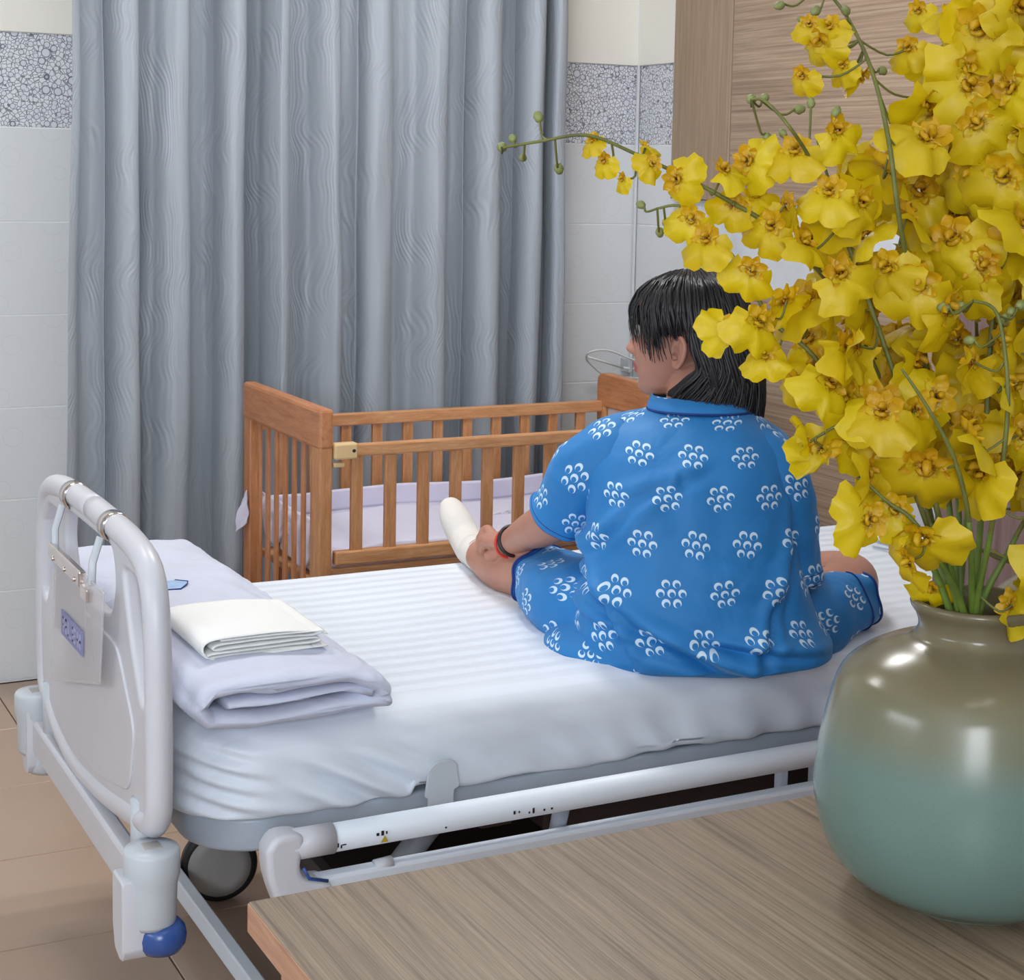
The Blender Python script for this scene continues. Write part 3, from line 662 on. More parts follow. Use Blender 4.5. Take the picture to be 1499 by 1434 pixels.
def mattress():
    Mt = empty('mattress', (1.6, 2.68, .45)); tag(Mt, 'thick mattress on the hospital bed in a white striped fitted sheet', 'mattress')
    n = 720; rings = []; hx, hy = (BX1-BX0)/2, (BY1-BY0)/2; cx, cy = (BX0+BX1)/2, (BY0+BY1)/2
    def ring(z, ins, r0=.13, wr=0.):
        hx_, hy_ = hx-ins, hy-ins; r = min(max(.02, r0-ins*.6), hy_*.9); P = []
        per = [(hx_-r, hy_, 0), ]; L = []
        segs = [('l', (hx_, -(hy_-r)), (hx_, hy_-r)), ('a', (hx_-r, hy_-r), 0), ('l', (hx_-r, hy_), (-(hx_-r), hy_)), ('a', (-(hx_-r), hy_-r), 90),
                ('l', (-hx_, hy_-r), (-hx_, -(hy_-r))), ('a', (-(hx_-r), -(hy_-r)), 180), ('l', (-(hx_-r), -hy_), (hx_-r, -hy_)), ('a', (hx_-r, -(hy_-r)), 270)]
        cnt = {0: 110, 2: 200, 4: 110, 6: 200}
        for i, s in enumerate(segs):
            if s[0] == 'l':
                for k in range(cnt[i]):
                    t = k/cnt[i]; P.append((s[1][0]+(s[2][0]-s[1][0])*t, s[1][1]+(s[2][1]-s[1][1])*t))
            else:
                for k in range(25):
                    a = R(s[2]+90*k/25); P.append((s[1][0]+r*cos(a), s[1][1]+r*sin(a)))
        out = []
        for x, y in P:
            X, Y = x+cx, y+cy; ln = math.hypot(x, y) or 1
            zz = z; d = 0
            if wr:
                d = wr*(.012*noise.noise(Vector((X*5, Y*5, z*7)))+.007*noise.noise(Vector((X*14+z*26, Y*14, z*9))))
                # diagonal pulls of the sheet beside the retainer plate, gathers at the near foot corner
                k1 = math.exp(-((X-.96)/.09)**2); k1 = math.exp(-((X-.93)/.10)**2)*max(0, min(1, (.56-z)/.05)); d += wr*.012*k1*sin((X*.75+z*1.3)*95+2*noise.noise(Vector((X*4, z*4, 3))))
                k2 = math.exp(-((X-.72)/.05)**2)*(1 if Y < 2.5 else 0); d -= wr*.006*k2*sin(z*230+X*60)
                k3 = 1/(1+math.exp(-(X-1.3)*12)); d += wr*.006*k3*sin(X*70+z*40+3*noise.noise(Vector((X*3, z*8, 2))))*max(0, (.55-z)/.1)
                kk = .35+.65/(1+math.exp(-(X-1.25)*10))
                if z < .475: zz += kk*.008*noise.noise(Vector((X*7, Y*7, 1)))+kk*.006*noise.noise(Vector((X*25, Y*25, 5)))+(.012 if abs(X-1.04) < .03 else 0)
            nx, ny = (x/hx)**7, (y/hy)**7; nl = math.hypot(nx, ny) or 1
            X += nx/nl*d; Y += ny/nl*d
            if ins > .05: zz = sheet_top(X, Y)
            out.append(Vector((X, Y, zz)))
        return out
    for z, ins, w_ in catmull([(.462, .03, 0), (.458, .012, .3), (.463, .004, .8), (.475, .001, 1), (.487, 0, 1), (.50, 0, 1), (.513, 0, 1), (.526, 0, 1), (.538, 0, 1), (.55, .002, .9), (.562, .006, .8), (.574, .013, .6), (.583, .022, .4), (.590, .033, .2), (.595, .047, 0)], 3):
        rings.append(ring(z, ins, .13, w_))
    ins = .062
    while ins < hy-.02: rings.append(ring(.6, ins, .13)); ins += .0125
    rings.append(ring(.6, hy-.012, .13))
    vs, fs = loft_geo(rings, cap0=True, cap1=True)
    link('fitted_sheet', mesh('fitted_sheet', vs, fs), M['sheet'], Mt)
mattress()
def strip_fold(name, path, th, y0f, y1f, mat, ny=70, wob=.004, seed=1, parent=None):
    """cloth strip: centre line in (x, z) carried along y, given real thickness, wrinkled"""
    P = catmull(path, 6); n = len(P); N = []
    for i in range(n):
        dx = P[min(i+1, n-1)][0]-P[max(i-1, 0)][0]; dz = P[min(i+1, n-1)][1]-P[max(i-1, 0)][1]; l = math.hypot(dx, dz) or 1; N.append((-dz/l, dx/l))
    loop = [(P[i][0]+N[i][0]*th/2, P[i][1]+N[i][1]*th/2) for i in range(n)]+[(P[i][0]-N[i][0]*th/2, P[i][1]-N[i][1]*th/2) for i in range(n-1, -1, -1)]
    idx = list(range(n))+list(range(n-1, -1, -1))
    rings = []
    for j in range(ny+1):
        t = j/ny; e = min(t, 1-t)*ny; puff = 1-.75*max(0, 1-e/3)**2
        rr = []
        for k, (x, z) in enumerate(loop):
            i = idx[k]; cx_, cz_ = P[i]; s = i/n
            y = y0f(x, s)*(1-t)+y1f(x, s)*t
            q = Vector((x*6, y*6, z*40+seed)); dz = wob*noise.noise(q)+wob*.5*noise.noise(q*3)
            rr.append(Vector((cx_+(x-cx_)*puff+wob*.8*noise.noise(q+Vector((9, 0, 0))), y+wob*1.2*noise.noise(Vector((x*12, s*9, seed))), cz_+(z-cz_)*puff+dz)))
        rings.append(rr)
    vs, fs = loft_geo(rings, cap0=True, cap1=True)
    return link(name, mesh(name, vs, fs), mat, parent)
# quilt
q = empty('folded_quilt', (.85, 2.7, .61)); tag(q, 'thick pale lavender quilt folded lengthwise at the foot of the bed', 'quilt')
skew = lambda x: -.01*(x-.7)
QX = lambda L: [(.672+(x-.683)*.77, z) for x, z in L]
strip_fold('quilt_layers', QX([(1.055, .6175), (.98, .616), (.82, .616), (.73, .617), (.70, .622), (.683, .642), (.70, .664), (.74, .669), (.82, .670), (.90, .670), (.97, .666), (1.01, .655), (1.035, .640), (1.045, .634)]), .0285,
           lambda x, s: 2.225+skew(x)+(0 if s < .4 else -.010), lambda x, s: 3.15, M['quilt'], 110, .009, 3, q)
strip_fold('quilt_inner_layer', QX([(1.02, .634), (.97, .641), (.88, .643), (.80, .6425), (.735, .6425)]), .0215, lambda x, s: 2.220+.010*sin(x*30), lambda x, s: 3.13, M['quilt'], 60, .005, 8, q)
p = on_z(248, 858, .684)
vs = [(-.035, -.03, 0), (.01, -.035, 0), (.03, -.005, 0), (.036, .012, 0), (.018, .03, 0), (-.035, .028, 0)]
pr_ = link('printed_patch', mesh('printed_patch', [Vector((p.x, p.y, .6855+.0012*k))+Vector(v) for k in (0, 1) for v in vs], [(0, 1, 2, 3, 4, 5)[::-1], (6, 7, 8, 9, 10, 11)]+[(i, (i+1) % 6, (i+1) % 6+6, i+6) for i in range(6)]), M['bluepatch'], q, False)
tag(pr_, 'small blue printed patch with dark outline')
tube('patch_outline', [Vector((p.x, p.y, .687))+Vector(v) for v in vs[:5]], .0011, M['piping'], q, 6)
# folded white cloth on the quilt
def folded_cloth():
    c = empty('folded_cloth', (.8, 2.47, .69)); tag(c, 'small white cloth folded in many thin layers on top of the quilt', 'cloth')
    path = []; xs0, xs1 = .732, .905; z = .689; n = 5
    for i in range(n):
        a, b = (xs1+.012*(i % 2)+.004*i, xs0+.005*i) if i % 2 == 0 else (xs0+.005*i, xs1-.003*i+.01)
        path += [(a, z), ((a*.7+b*.3), z+.0005), ((a*.3+b*.7), z+.0005), (b, z)]; z += .0058
    top = z
    CXf = lambda L: [(.700+(x-.722)*.93, z) for x, z in L]
    strip_fold('cloth_layers', CXf(path), .0040, lambda x, s: 2.312+.004*sin(s*20), lambda x, s: 2.515, M['linen'], 30, .0012, 5, c)
    strip_fold('cloth_cover', CXf([(.93, .688), (.85, .6865), (.76, .6865), (.735, .688), (.722, .700), (.728, .714), (.76, .7185), (.84, .718), (.90, .713), (.93, .706)]), .0045, lambda x, s: 2.310, lambda x, s: 2.517, M['linen'], 30, .0018, 6, c)
folded_cloth()
# paper and cord lying by the head of the bed
def scrap():
    p = on_z(1312, 790, .607); vs = []; fs = []
    for i in range(13):
        for j in range(9):
            x, y = (i/12-.5)*.11, (j/8-.5)*.06; vs.append(Vector((p.x+x, p.y+y, p.z+.012+.01*noise.noise(Vector((x*40, y*40, 2)))+.010*(1-abs(x)/.055))))
    for i in range(12):
        for j in range(8): a = i*9+j; fs.append((a, a+1, a+10, a+9))
    tag(link('tissue', evaluated(mesh('tissue', vs, fs), [('SOLIDIFY', dict(thickness=.002))]), M['linen']), 'crumpled white tissue on the sheet behind the low yellow blooms', 'tissue')
    tag(tube('grey_cord', catmull([on_z(1278, 800, .606), on_z(1300, 804, .609), on_z(1330, 811, .608), on_z(1345, 812, .606)], 5), .0025, M['bedgrey'], None, 8), 'short grey cord beside the tissue on the bed', 'cord')
scrap()
# clear document sleeve with metal clip on the footboard
def sleeve():
    X = .571; c = empty('document_sleeve', (X, 2.6, .8)); tag(c, 'clear plastic document sleeve clipped to the outside of the footboard', 'document sleeve')
    P = [on_x(82, 806, X), on_x(150, 868, X), on_x(146, 1002, X), on_x(74, 995, X)]
    ys = [p.y for p in P]; y0, y1 = 2.435, 2.745
    zt, zb = .775, .60
    auto(curve_mesh('sleeve', [rounded([(P[3].y, P[3].z), (P[2].y, P[2].z), (P[1].y-.01, P[1].z+.004), (P[0].y, P[0].z+.004)], .006, 3)], .003, .0008, ((X, 0, 0), (0, 1, 0), (0, 0, 1), (1, 0, 0)), M['film'], c))
    box('paper_sheet', (X+.0025, y0+.07, zb+.05), (X+.0035, y1-.02, zt-.005), M['paper'], c, 0)
    a = on_x(89, 893, X-.004); b = on_x(120, 958, X-.004)
    lb = box('blue_label', (X-.0036, b.y, b.z-.004), (X-.0018, a.y, a.z+.002), M['stampblue'], c, 0); tag(lb, 'faded blue label with pale lettering')
    w = a.y-b.y; h = a.z-b.z+.006
    strokes = [(.1, .2, .14, .8), (.1, .7, .26, .8), (.22, .2, .26, .8), (.1, .45, .26, .53), (.34, .2, .38, .8), (.34, .2, .48, .3), (.56, .2, .6, .8), (.56, .7, .7, .8), (.56, .45, .68, .53), (.56, .2, .7, .3), (.78, .2, .82, .8), (.88, .2, .92, .8), (.78, .45, .92, .55)]
    bm = bmesh.new()
    for s in strokes: add_box(bm, (X-.0042, a.y-w*s[2], b.z-.004+h*s[1]), (X-.0034, a.y-w*s[0], b.z-.004+h*s[3]))
    o = link('label_letters', from_bm('label_letters', bm), M['stamppale'], c, False)
    box('clip_bar', (X-.008, 2.50, .766), (X+.004, 2.72, .79), M['chrome'], c, .003)
    box('clip_plate', (X-.007, 2.455, .752), (X+.004, 2.497, .772), M['chrome'], c, .002)
    for y, yt in ((2.70, 2.728), (2.45, 2.468)): tube('strap', [(X, y, .78), (X+.006, yt, .81), (X+.018, yt, .848)], .006, M['bumper'], c, 8, .35)
    for y in (2.53, 2.6, 2.68): tube('rivet', [(X-.010, y, .772), (X-.007, y, .772)], .004, M['chrome'], c, 10)
sleeve()
# ------------------------------------------------------------------ person
A_ = Vector((RT.x, RT.y, 0)).normalized(); B_ = Vector((FW.x, FW.y, 0)).normalized(); Z_ = Vector((0, 0, 1))
_ad = at_depth
DO = -.075
def at_depth(x, y, d): return _ad(x, y, d+(DO if d < 3.4 else DO*max(0, (3.5-d)/.1) if d < 3.5 else 0))
PER = empty('person', at_depth(1010, 975, 2.97)); PER.location.z = .6
tag(PER, 'woman in blue crescent-print pyjamas sitting cross-legged on the bed, seen from behind', 'person')
def PL(name, me, mat, parent=None):
    par = parent or PER; o = link(name, me, mat, None); o.parent = par
    p = Vector(); q_ = par
    while q_ is not None: p = p+Vector(q_.location); q_ = q_.parent
    o.location = -p; return o
# head frame
HC = at_depth(1009, 490, 3.05); phi = R(20)
hf = (-A_*cos(phi)+B_*sin(phi)).normalized(); hf = (hf-Z_*.06).normalized(); hl = Z_.cross(hf).normalized(); hu = hf.cross(hl).normalized()
def table(T, z):
    T = sorted(T)
    if z <= T[0][0]: return T[0][1:]
    for a, b in zip(T, T[1:]):
        if z <= b[0]: t = (z-a[0])/(b[0]-a[0]); t = t*t*(3-2*t)*.4+t*.6; return tuple(p+(q_-p)*t for p, q_ in zip(a[1:], b[1:]))
    return T[-1][1:]
HT = [(-.108, .04, .074, .016), (-.102, .018, .086, .032), (-.088, .0, .092, .043), (-.06, -.035, .096, .054), (-.03, -.06, .098, .063), (0, -.082, .097, .068), (.03, -.093, .096, .072), (.06, -.094, .093, .073), (.085, -.08, .078, .064), (.1, -.055, .05, .045), (.107, -.02, .015, .012)]
def head_geo():
    rings = []; ns = 72
    for i in range(70):
        z = -.108+.215*i/69; fb, ff, w_ = table(HT, z); rr = []
        for k in range(ns):
            a = 2*pi*k/ns; ca, sa = cos(a), sin(a)
            f = (ff+fb)/2+(ff-fb)/2*ca; l = w_*math.copysign(abs(sa)**.9, sa)
            if ca > 0:
                G = lambda zz, sz, ll, s_: math.exp(-((z-zz)/sz)**2-((l-ll)/s_)**2)
                f += .018*G(-.024, .011, 0, .011)+.010*G(-.008, .014, 0, .008)+.004*G(.012, .012, 0, .007)+.006*(G(-.028, .007, .011, .006)+G(-.028, .007, -.011, .006))
                f += .0095*G(-.051, .006, 0, .018)+.009*G(-.062, .006, 0, .016)-.004*G(-.0565, .0025, 0, .02)-.002*G(-.076, .007, 0, .018)+.007*G(-.093, .012, 0, .02)
                f -= .007*(G(.012, .011, .031, .014)+G(.012, .011, -.031, .014)); f += .004*(G(.03, .008, .03, .02)+G(.03, .008, -.03, .02))
                f += .003*(G(-.02, .016, .04, .016)+G(-.02, .016, -.04, .016))
            rr.append(HC+hf*f+hl*l+hu*z)
        rings.append(rr)
    return loft_geo(rings, cap0=True, cap1=True)
def join_geo(parts):
    vs = []; fs = []
    for v, f in parts:
        b = len(vs); vs += list(v); fs += [tuple(i+b for i in q_) for q_ in f]
    return vs, fs
def limb(pts, n=5, seg=24, flat=1.):
    P = catmull([(*at_depth(x, y, d), r) for x, y, d, r in pts], n)
    return tube_geo([Vector(p[:3]) for p in P], [max(p[3], .001) for p in P], seg, flat)
def body():
    parts = [head_geo()]
    nb = HC-hu*.055-hf*.015; nt = at_depth(1010, 640, 3.0)
    parts.append(tube_geo([nb+Vector((0, 0, .02)), nb, (nb+nt)/2, nt], [.045, .05, .050, .052], 28))
    # torso inside the shirt
    rg = []
    for x, y, d, a, b in ((1010, 955, 2.97, .03, .03), (1015, 940, 2.97, .15, .11), (1015, 900, 2.97, .16, .115), (1010, 820, 2.96, .13, .10), (1008, 740, 2.97, .135, .095), (1005, 680, 2.98, .15, .09), (1005, 645, 3.0, .13, .07), (1010, 632, 3.02, .055, .045), (1010, 620, 3.02, .02, .02)):
        c = at_depth(x, y, d); rg.append([c+A_*a*cos(2*pi*k/32)+B_*b*sin(2*pi*k/32) for k in range(32)])
    parts.append(loft_geo(rg, cap0=True, cap1=True))
    # left arm, hand holding the shin
    parts.append(limb([(900, 662, 3.0, .05), (862, 700, 3.0, .044), (822, 752, 3.04, .040), (798, 768, 3.09, .039), (775, 778, 3.16, .033), (752, 791, 3.23, .026), (742, 795, 3.26, .024)]))
    parts.append(limb([(750, 792, 3.24, .024), (738, 793, 3.27, .027), (726, 791, 3.30, .029), (716, 789, 3.325, .022)], 4, 18, .62))
    for a in ([(722, 783, 3.31, .010), (714, 775, 3.34, .010), (708, 778, 3.37, .0092), (704, 786, 3.39, .008)],
              [(720, 787, 3.32, .0105), (711, 781, 3.345, .0105), (704, 786, 3.36, .0095), (702, 794, 3.375, .0085)],
              [(719, 792, 3.32, .0105), (709, 789, 3.335, .0105), (703, 794, 3.345, .0095), (702, 801, 3.355, .0085)],
              [(719, 797, 3.31, .0095), (711, 797, 3.32, .0092), (706, 802, 3.325, .0085), (706, 808, 3.33, .0075)],
              [(735, 802, 3.265, .012), (728, 810, 3.27, .011), (720, 814, 3.275, .010), (713, 812, 3.285, .0085)]):
        parts.append(limb(a, 4, 12))
    # right arm, forearm resting on the lap in front
    parts.append(limb([(1105, 662, 3.02, .05), (1145, 740, 3.0, .044), (1165, 815, 3.03, .040), (1160, 860, 3.08, .036), (1120, 875, 3.18, .03), (1085, 880, 3.28, .026), (1070, 880, 3.31, .024)]))
    parts.append(limb([(1072, 880, 3.3, .024), (1055, 878, 3.33, .028), (1040, 878, 3.35, .022)], 4, 18, .6))
    for k in range(4): parts.append(limb([(1045, 870+k*6, 3.34, .0095), (1030, 872+k*6, 3.355, .009), (1018, 878+k*6, 3.36, .008)], 3, 10))
    parts.append(limb([(1056, 888, 3.32, .011), (1044, 896, 3.325, .010), (1034, 897, 3.33, .008)], 3, 10))
    # left leg, right leg
    parts.append(limb([(930, 915, 2.97, .08), (870, 895, 3.05, .074), (825, 862, 3.15, .064), (795, 843, 3.21, .055), (765, 838, 3.27, .048), (738, 832, 3.33, .046), (714, 820, 3.40, .037), (700, 808, 3.45, .031)]))
    parts.append(limb([(703, 811, 3.44, .03), (693, 806, 3.48, .032), (680, 785, 3.51, .030), (668, 762, 3.53, .029), (660, 743, 3.55, .022), (657, 736, 3.56, .014)], 4, 20, .9))
    parts.append(limb([(1090, 920, 2.98, .08), (1160, 902, 3.02, .078), (1215, 880, 3.08, .062), (1242, 856, 3.13, .054), (1236, 846, 3.20, .050), (1200, 842, 3.28, .046), (1130, 850, 3.35, .043), (1070, 858, 3.38, .034), (1040, 862, 3.39, .03)]))
    parts.append(limb([(1050, 862, 3.38, .03), (1030, 866, 3.40, .032), (1000, 868, 3.40, .030), (965, 866, 3.40, .024), (950, 866, 3.40, .014)], 4, 18, .8))
    # left ear
    ec = HC+hl*.069+hf*.004-hu*.024; eo = (hl*.62-hf*.78).normalized(); ea = (hf*.62+hl*.78).normalized()
    def ep(u, v, w_=0): return ec+ea*0+(-hf*.80+hl*.60)*u+hu*v+(hl*.8+hf*.6)*w_
    helix = [(-.010, -.004), (-.004, .016), (.008, .026), (.020, .022), (.025, .008), (.021, -.008), (.013, -.019), (.004, -.027), (-.005, -.025), (-.009, -.015)]
    parts.append(tube_geo([ep(u, v, .004) for u, v in [tuple(q_) for q_ in catmull(helix, 4)]], .0046, 10))
    parts.append(tube_geo([ep(.004, -.022, .001), ep(.008, -.008, -.002), ep(.008, .008, -.002), ep(.008, .02, 0)], [.007, .011, .012, .008], 12, .45))
    parts.append(tube_geo([ep(.0, .012, .003), ep(.012, .012, .003), ep(.014, -.004, .003), ep(.006, -.013, .003)], .0032, 8))
    vs, fs = join_geo(parts); me = mesh('body', vs, fs)
    bm = bmesh.new(); bm.from_mesh(me); bmesh.ops.recalc_face_normals(bm, faces=bm.faces); bm.to_mesh(me); bm.free()
    me = evaluated(me, [('REMESH', dict(mode='VOXEL', voxel_size=.0027)), ('SMOOTH', dict(iterations=3, factor=.5))])
    me.materials.clear(); me.materials.append(M['skin']); me.materials.append(M['lip']); me.name = 'body'
    for p_ in me.polygons:
        d = p_.center-HC; z = d.dot(hu); l = d.dot(hl); f = d.dot(hf)
        if f > .088 and abs(z+.0565) < .0105 and abs(l) < .025*(1-((z+.0565)/.0125)**2)**.5 if abs(z+.0565) < .0105 else False: p_.material_index = 1
    return PL('body', me, None)
body()
M['eyew'] = plain('eye_white', srgb(230, 226, 222), .2); M['iris'] = plain('dark_iris', srgb(30, 18, 14), .15)
for s in (-1, 1):
    c = HC+hf*.082+hl*.031*s+hu*.012
    def ball(nm, c, r, mt, parent=None):
        bm = bmesh.new(); bmesh.ops.create_uvsphere(bm, u_segments=20, v_segments=12, radius=r)
        for v in bm.verts: v.co = v.co+c
        return PL(nm, from_bm(nm, bm), mt, parent)
    e = ball('eye', c, .0115, M['eyew']); ball('iris', c+hf*.0075, .0055, M['iris'])
    vs, fs = tube_geo([HC+hf*.098+hl*(.016)*s+hu*.031, HC+hf*.097+hl*.03*s+hu*.035, HC+hf*.086+hl*.046*s+hu*.031], [.0015, .003, .001], 8); PL('eyebrow', mesh('eyebrow', vs, fs), M['hair'])
# clothing lofts with metric uv
def cloth_loft(name, rings_spec, seg=128, disp=None, mat='shirt', e=2.3, cap0=False, cap1=False, n=8, u0=0., v0=0., phase=pi/2, thick=0):
    """rings: (centre, axis1, axis2); uv measured along the surface, seam opposite to phase"""
    flat = [(*c, *a, *b) for c, a, b in rings_spec]; P = catmull(flat, n); rings = []; uv = []; vacc = v0; prev = None
    for row in P:
        c, a, b = Vector(row[:3]), Vector(row[3:6]), Vector(row[6:9]); rr = []; us = [0.]
        for k in range(seg+1):
            t = phase+2*pi*k/seg; ct, st = cos(t), sin(t)
            q_ = (abs(ct)**e+abs(st)**e)**(-1/e); p = c+a*ct*q_+b*st*q_; rr.append(p)
            if k: us.append(us[-1]+(rr[k]-rr[k-1]).length)
        if prev is not None: vacc += (rr[seg//2]-prev).length
        prev = rr[seg//2].copy(); mid = us[seg//2]; uv.append([(x-mid+u0, vacc) for x in us])
        if disp:
            nr = []
            for k in range(seg+1):
                t = phase+2*pi*(k % seg)/seg; nrm = (a.normalized()*cos(t)+b.normalized()*sin(t)); nr.append(rr[k]+nrm*disp(rr[k], t, len(rings)/(len(P)-1)))
            rr = nr
        rings.append(rr[:seg])
    vs, fs = loft_geo(rings, cap0=cap0, cap1=cap1); fu = []
    for i in range(len(rings)-1):
        for k in range(seg): fu.append([uv[i][k], uv[i][k+1], uv[i+1][k+1], uv[i+1][k]])
    for _ in range(len(fs)-len(fu)): fu.append([(0, 0)]*seg)
    me = mesh(name, vs, fs, fu)
    if thick: me = evaluated(me, [('SOLIDIFY', dict(thickness=thick, offset=-1))])
    return me, rings
def ringh(x, y, d, a, b, tilt=0.): return (at_depth(x, y, d), A_*a+Z_*tilt, B_*b)
px2m = lambda px, d=2.93: px*d/F
SH = [(1022, 590, 3.03, 62, .062, 0), (1022, 602, 3.02, 78, .072, 0), (1014, 614, 3.01, 108, .082, -.004), (1006, 630, 3.00, 140, .092, -.006), (1005, 655, 2.985, 150, .10, -.004), (1006, 700, 2.965, 146, .112, 0), (1007, 750, 2.95, 146, .122, 0), (1008, 800, 2.945, 150, .130, 0), (1010, 850, 2.94, 158, .138, .002), (1014, 890, 2.94, 170, .146, .004), (1020, 918, 2.94, 180, .152, .008), (1026, 938, 2.94, 184, .154, .010), (1030, 950, 2.94, 176, .150, .006)]
def sh_disp(p, t, s):
    q_ = p-at_depth(1010, 800, 2.85); u = q_.dot(A_); z = p.z
    d = .008*noise.noise(Vector((u*7, z*7, 1)))+.005*noise.noise(Vector((u*18, z*14, 4)))
    w_ = max(0, min(1, (.86-z)/.2)); d += w_*.010*sin((z*1.0+u*.42)*75+2.4*noise.noise(Vector((u*5, z*5, 2))))*(.5+.5*noise.noise(Vector((u*3, z*3, 6)))) 
    for (uc, zc, ang, ln, wd, amp) in ((-.13, .70, -62, .10, .010, .013), (-.03, .66, -28, .20, .011, .016), (.02, .635, -20, .20, .009, .014), (.12, .68, 70, .09, .011, .012), (-.155, .80, 48, .07, .009, .011), (.10, .645, -8, .12, .008, .010), (-.05, .90, 20, .08, .012, .006), (.155, .76, 84, .12, .010, .010)):
        ca, sa = cos(R(ang)), sin(R(ang)); a_ = (u-uc)*ca+(z-zc)*sa; b_ = -(u-uc)*sa+(z-zc)*ca
        if abs(a_) < ln*1.6: d += amp*math.exp(-(a_/ln)**4)*(math.exp(-(b_/wd)**2)-.8*math.exp(-((b_+wd*1.7)/(wd*.8))**2))
    d += .008*math.exp(-((z-.635+.25*u)/.02)**2)*(1 if u < .12 else .3)
    d -= .012*math.exp(-((z-.612+.30*u)/.012)**2)
    d += .007*math.exp(-((z-.80-.9*(u+.13))/.016)**2)*(1 if -.17 < u < -.02 else 0)
    return d
me, rings = cloth_loft('shirt', [ringh(x, y, d, px2m(w_, d), b, tl) for x, y, d, w_, b, tl in SH], 200, sh_disp, thick=.002, n=12)
PL('shirt', me, M['shirt'])
# collar and piping
cr = [ringh(1024, 598, 3.015, px2m(76), .074), ringh(1024, 588, 3.02, px2m(71), .069), ringh(1022, 578, 3.03, px2m(66), .063)]
me, r2 = cloth_loft('collar', cr, 96, lambda p, t, s: .004*sin(s*3)+.0015*noise.noise(p*20), thick=.003, v0=.3, u0=.03); col = PL('collar', me, M['shirt'])
ring0 = [v+Vector((0, 0, -.0005)) for v in r2[0]]; vs, fs = tube_geo(ring0+[ring0[0]], .0022, 8); PL('collar_piping', mesh('collar_piping', vs, fs), M['piping'])
# sleeves
def sleeve_loft(pts, nm, u0, seg=96):
    P = [at_depth(x, y, d) for x, y, d, r, f_ in pts]; sp = []
    for i, (x, y, d, r, f_) in enumerate(pts):
        T = (P[min(i+1, len(P)-1)]-P[max(i-1, 0)]).normalized(); n1 = T.cross(B_).normalized(); n2 = n1.cross(T).normalized()
        sp.append((P[i], n1*r, n2*r*f_))
    me, rg = cloth_loft(nm, sp, seg, lambda p, t, s: .004*noise.noise(p*14)+.003*noise.noise(p*34)+.0035*sin(s*16+3*noise.noise(p*6))*(.4+.6*s), thick=.002, n=8, u0=u0, e=2.1)
    o = PL(nm, me, M['shirt']); rr = [v for v in rg[-1]]; vs, fs = tube_geo(rr+[rr[0]], .0022, 8); PL('cuff_piping', mesh('cuff_piping', vs, fs), M['piping'])
    k = max(0, len(rg)-5); rr = [v for v in rg[k]]; c_ = sum(rr, Vector())/len(rr); rr = [v+(v-c_).normalized()*.001 for v in rr]; vs, fs = tube_geo(rr+[rr[0]], .0014, 6); PL('cuff_piping', mesh('cuff_piping', vs, fs), M['piping'])
sleeve_loft([(925, 652, 2.98, .050, 1.), (890, 668, 2.975, .062, 1.), (862, 690, 2.985, .064, 1.), (842, 718, 3.0, .060, 1.), (826, 745, 3.02, .055, 1.), (818, 756, 3.03, .055, 1.)], 'sleeve', .02)
sleeve_loft([(1080, 650, 2.99, .048, 1.), (1108, 672, 2.98, .064, 1.), (1130, 715, 2.965, .066, 1.), (1144, 765, 2.96, .062, 1.), (1152, 815, 2.965, .056, 1.), (1156, 850, 2.97, .054, 1.)], 'sleeve', .05)
# shorts: seat plus two legs, one garment mesh each
def hips_disp(p, t, s): return .005*noise.noise(p*9)+.003*noise.noise(p*22)
hp = [ringh(1010, 960, 2.965, px2m(120), .10), ringh(1006, 956, 2.965, px2m(180), .140), ringh(1003, 942, 2.965, px2m(202), .158), ringh(1005, 922, 2.97, px2m(194), .15), ringh(1010, 900, 2.97, px2m(165), .135)]
me1, _ = cloth_loft('shorts', hp, 160, hips_disp, cap0=True, v0=.04)
def leg_loft(pts, u0):
    P = [at_depth(x, y, d) for x, y, d, r, f_ in pts]; sp = []
    for i, (x, y, d, r, f_) in enumerate(pts):
        T = (P[min(i+1, len(P)-1)]-P[max(i-1, 0)]).normalized(); n2 = Z_-T*T.z; n2.normalize(); n1 = T.cross(n2)
        sp.append((P[i], n1*r*f_, n2*r))
    return cloth_loft('shorts', sp, 110, lambda p, t, s: .005*noise.noise(p*11)+.0035*noise.noise(p*28)+.004*s*sin(t*5+6*noise.noise(p*4)), n=8, u0=u0, e=2.1, phase=-pi/2)
me2, ra = leg_loft([(960, 915, 2.97, .080, 1.), (900, 902, 3.0, .086, 1.15), (858, 886, 3.04, .082, 1.2), (826, 866, 3.11, .071, 1.2), (804, 848, 3.18, .059, 1.15), (795, 842, 3.20, .057, 1.15)], .0)
me3, rb = leg_loft([(1080, 920, 2.97, .082, 1.), (1135, 912, 3.0, .083, 1.1), (1185, 903, 3.04, .076, 1.15), (1225, 884, 3.08, .062, 1.1), (1248, 872, 3.11, .056, 1.1)], .03)
bm = bmesh.new()
for me in (me1, me2, me3): bm.from_mesh(me)
me = from_bm('shorts', bm); sh = PL('shorts', me, M['shirt'])
for rg in (ra, rb):
    for k in (-1, -7):
        rr = rg[k]; c_ = sum(rr, Vector())/len(rr); rr = [v+(v-c_).normalized()*.0012 for v in rr]; vs, fs = tube_geo(rr+[rr[0]], .0024 if k == -1 else .0014, 8); PL('hem_piping', mesh('hem_piping', vs, fs), M['piping'])
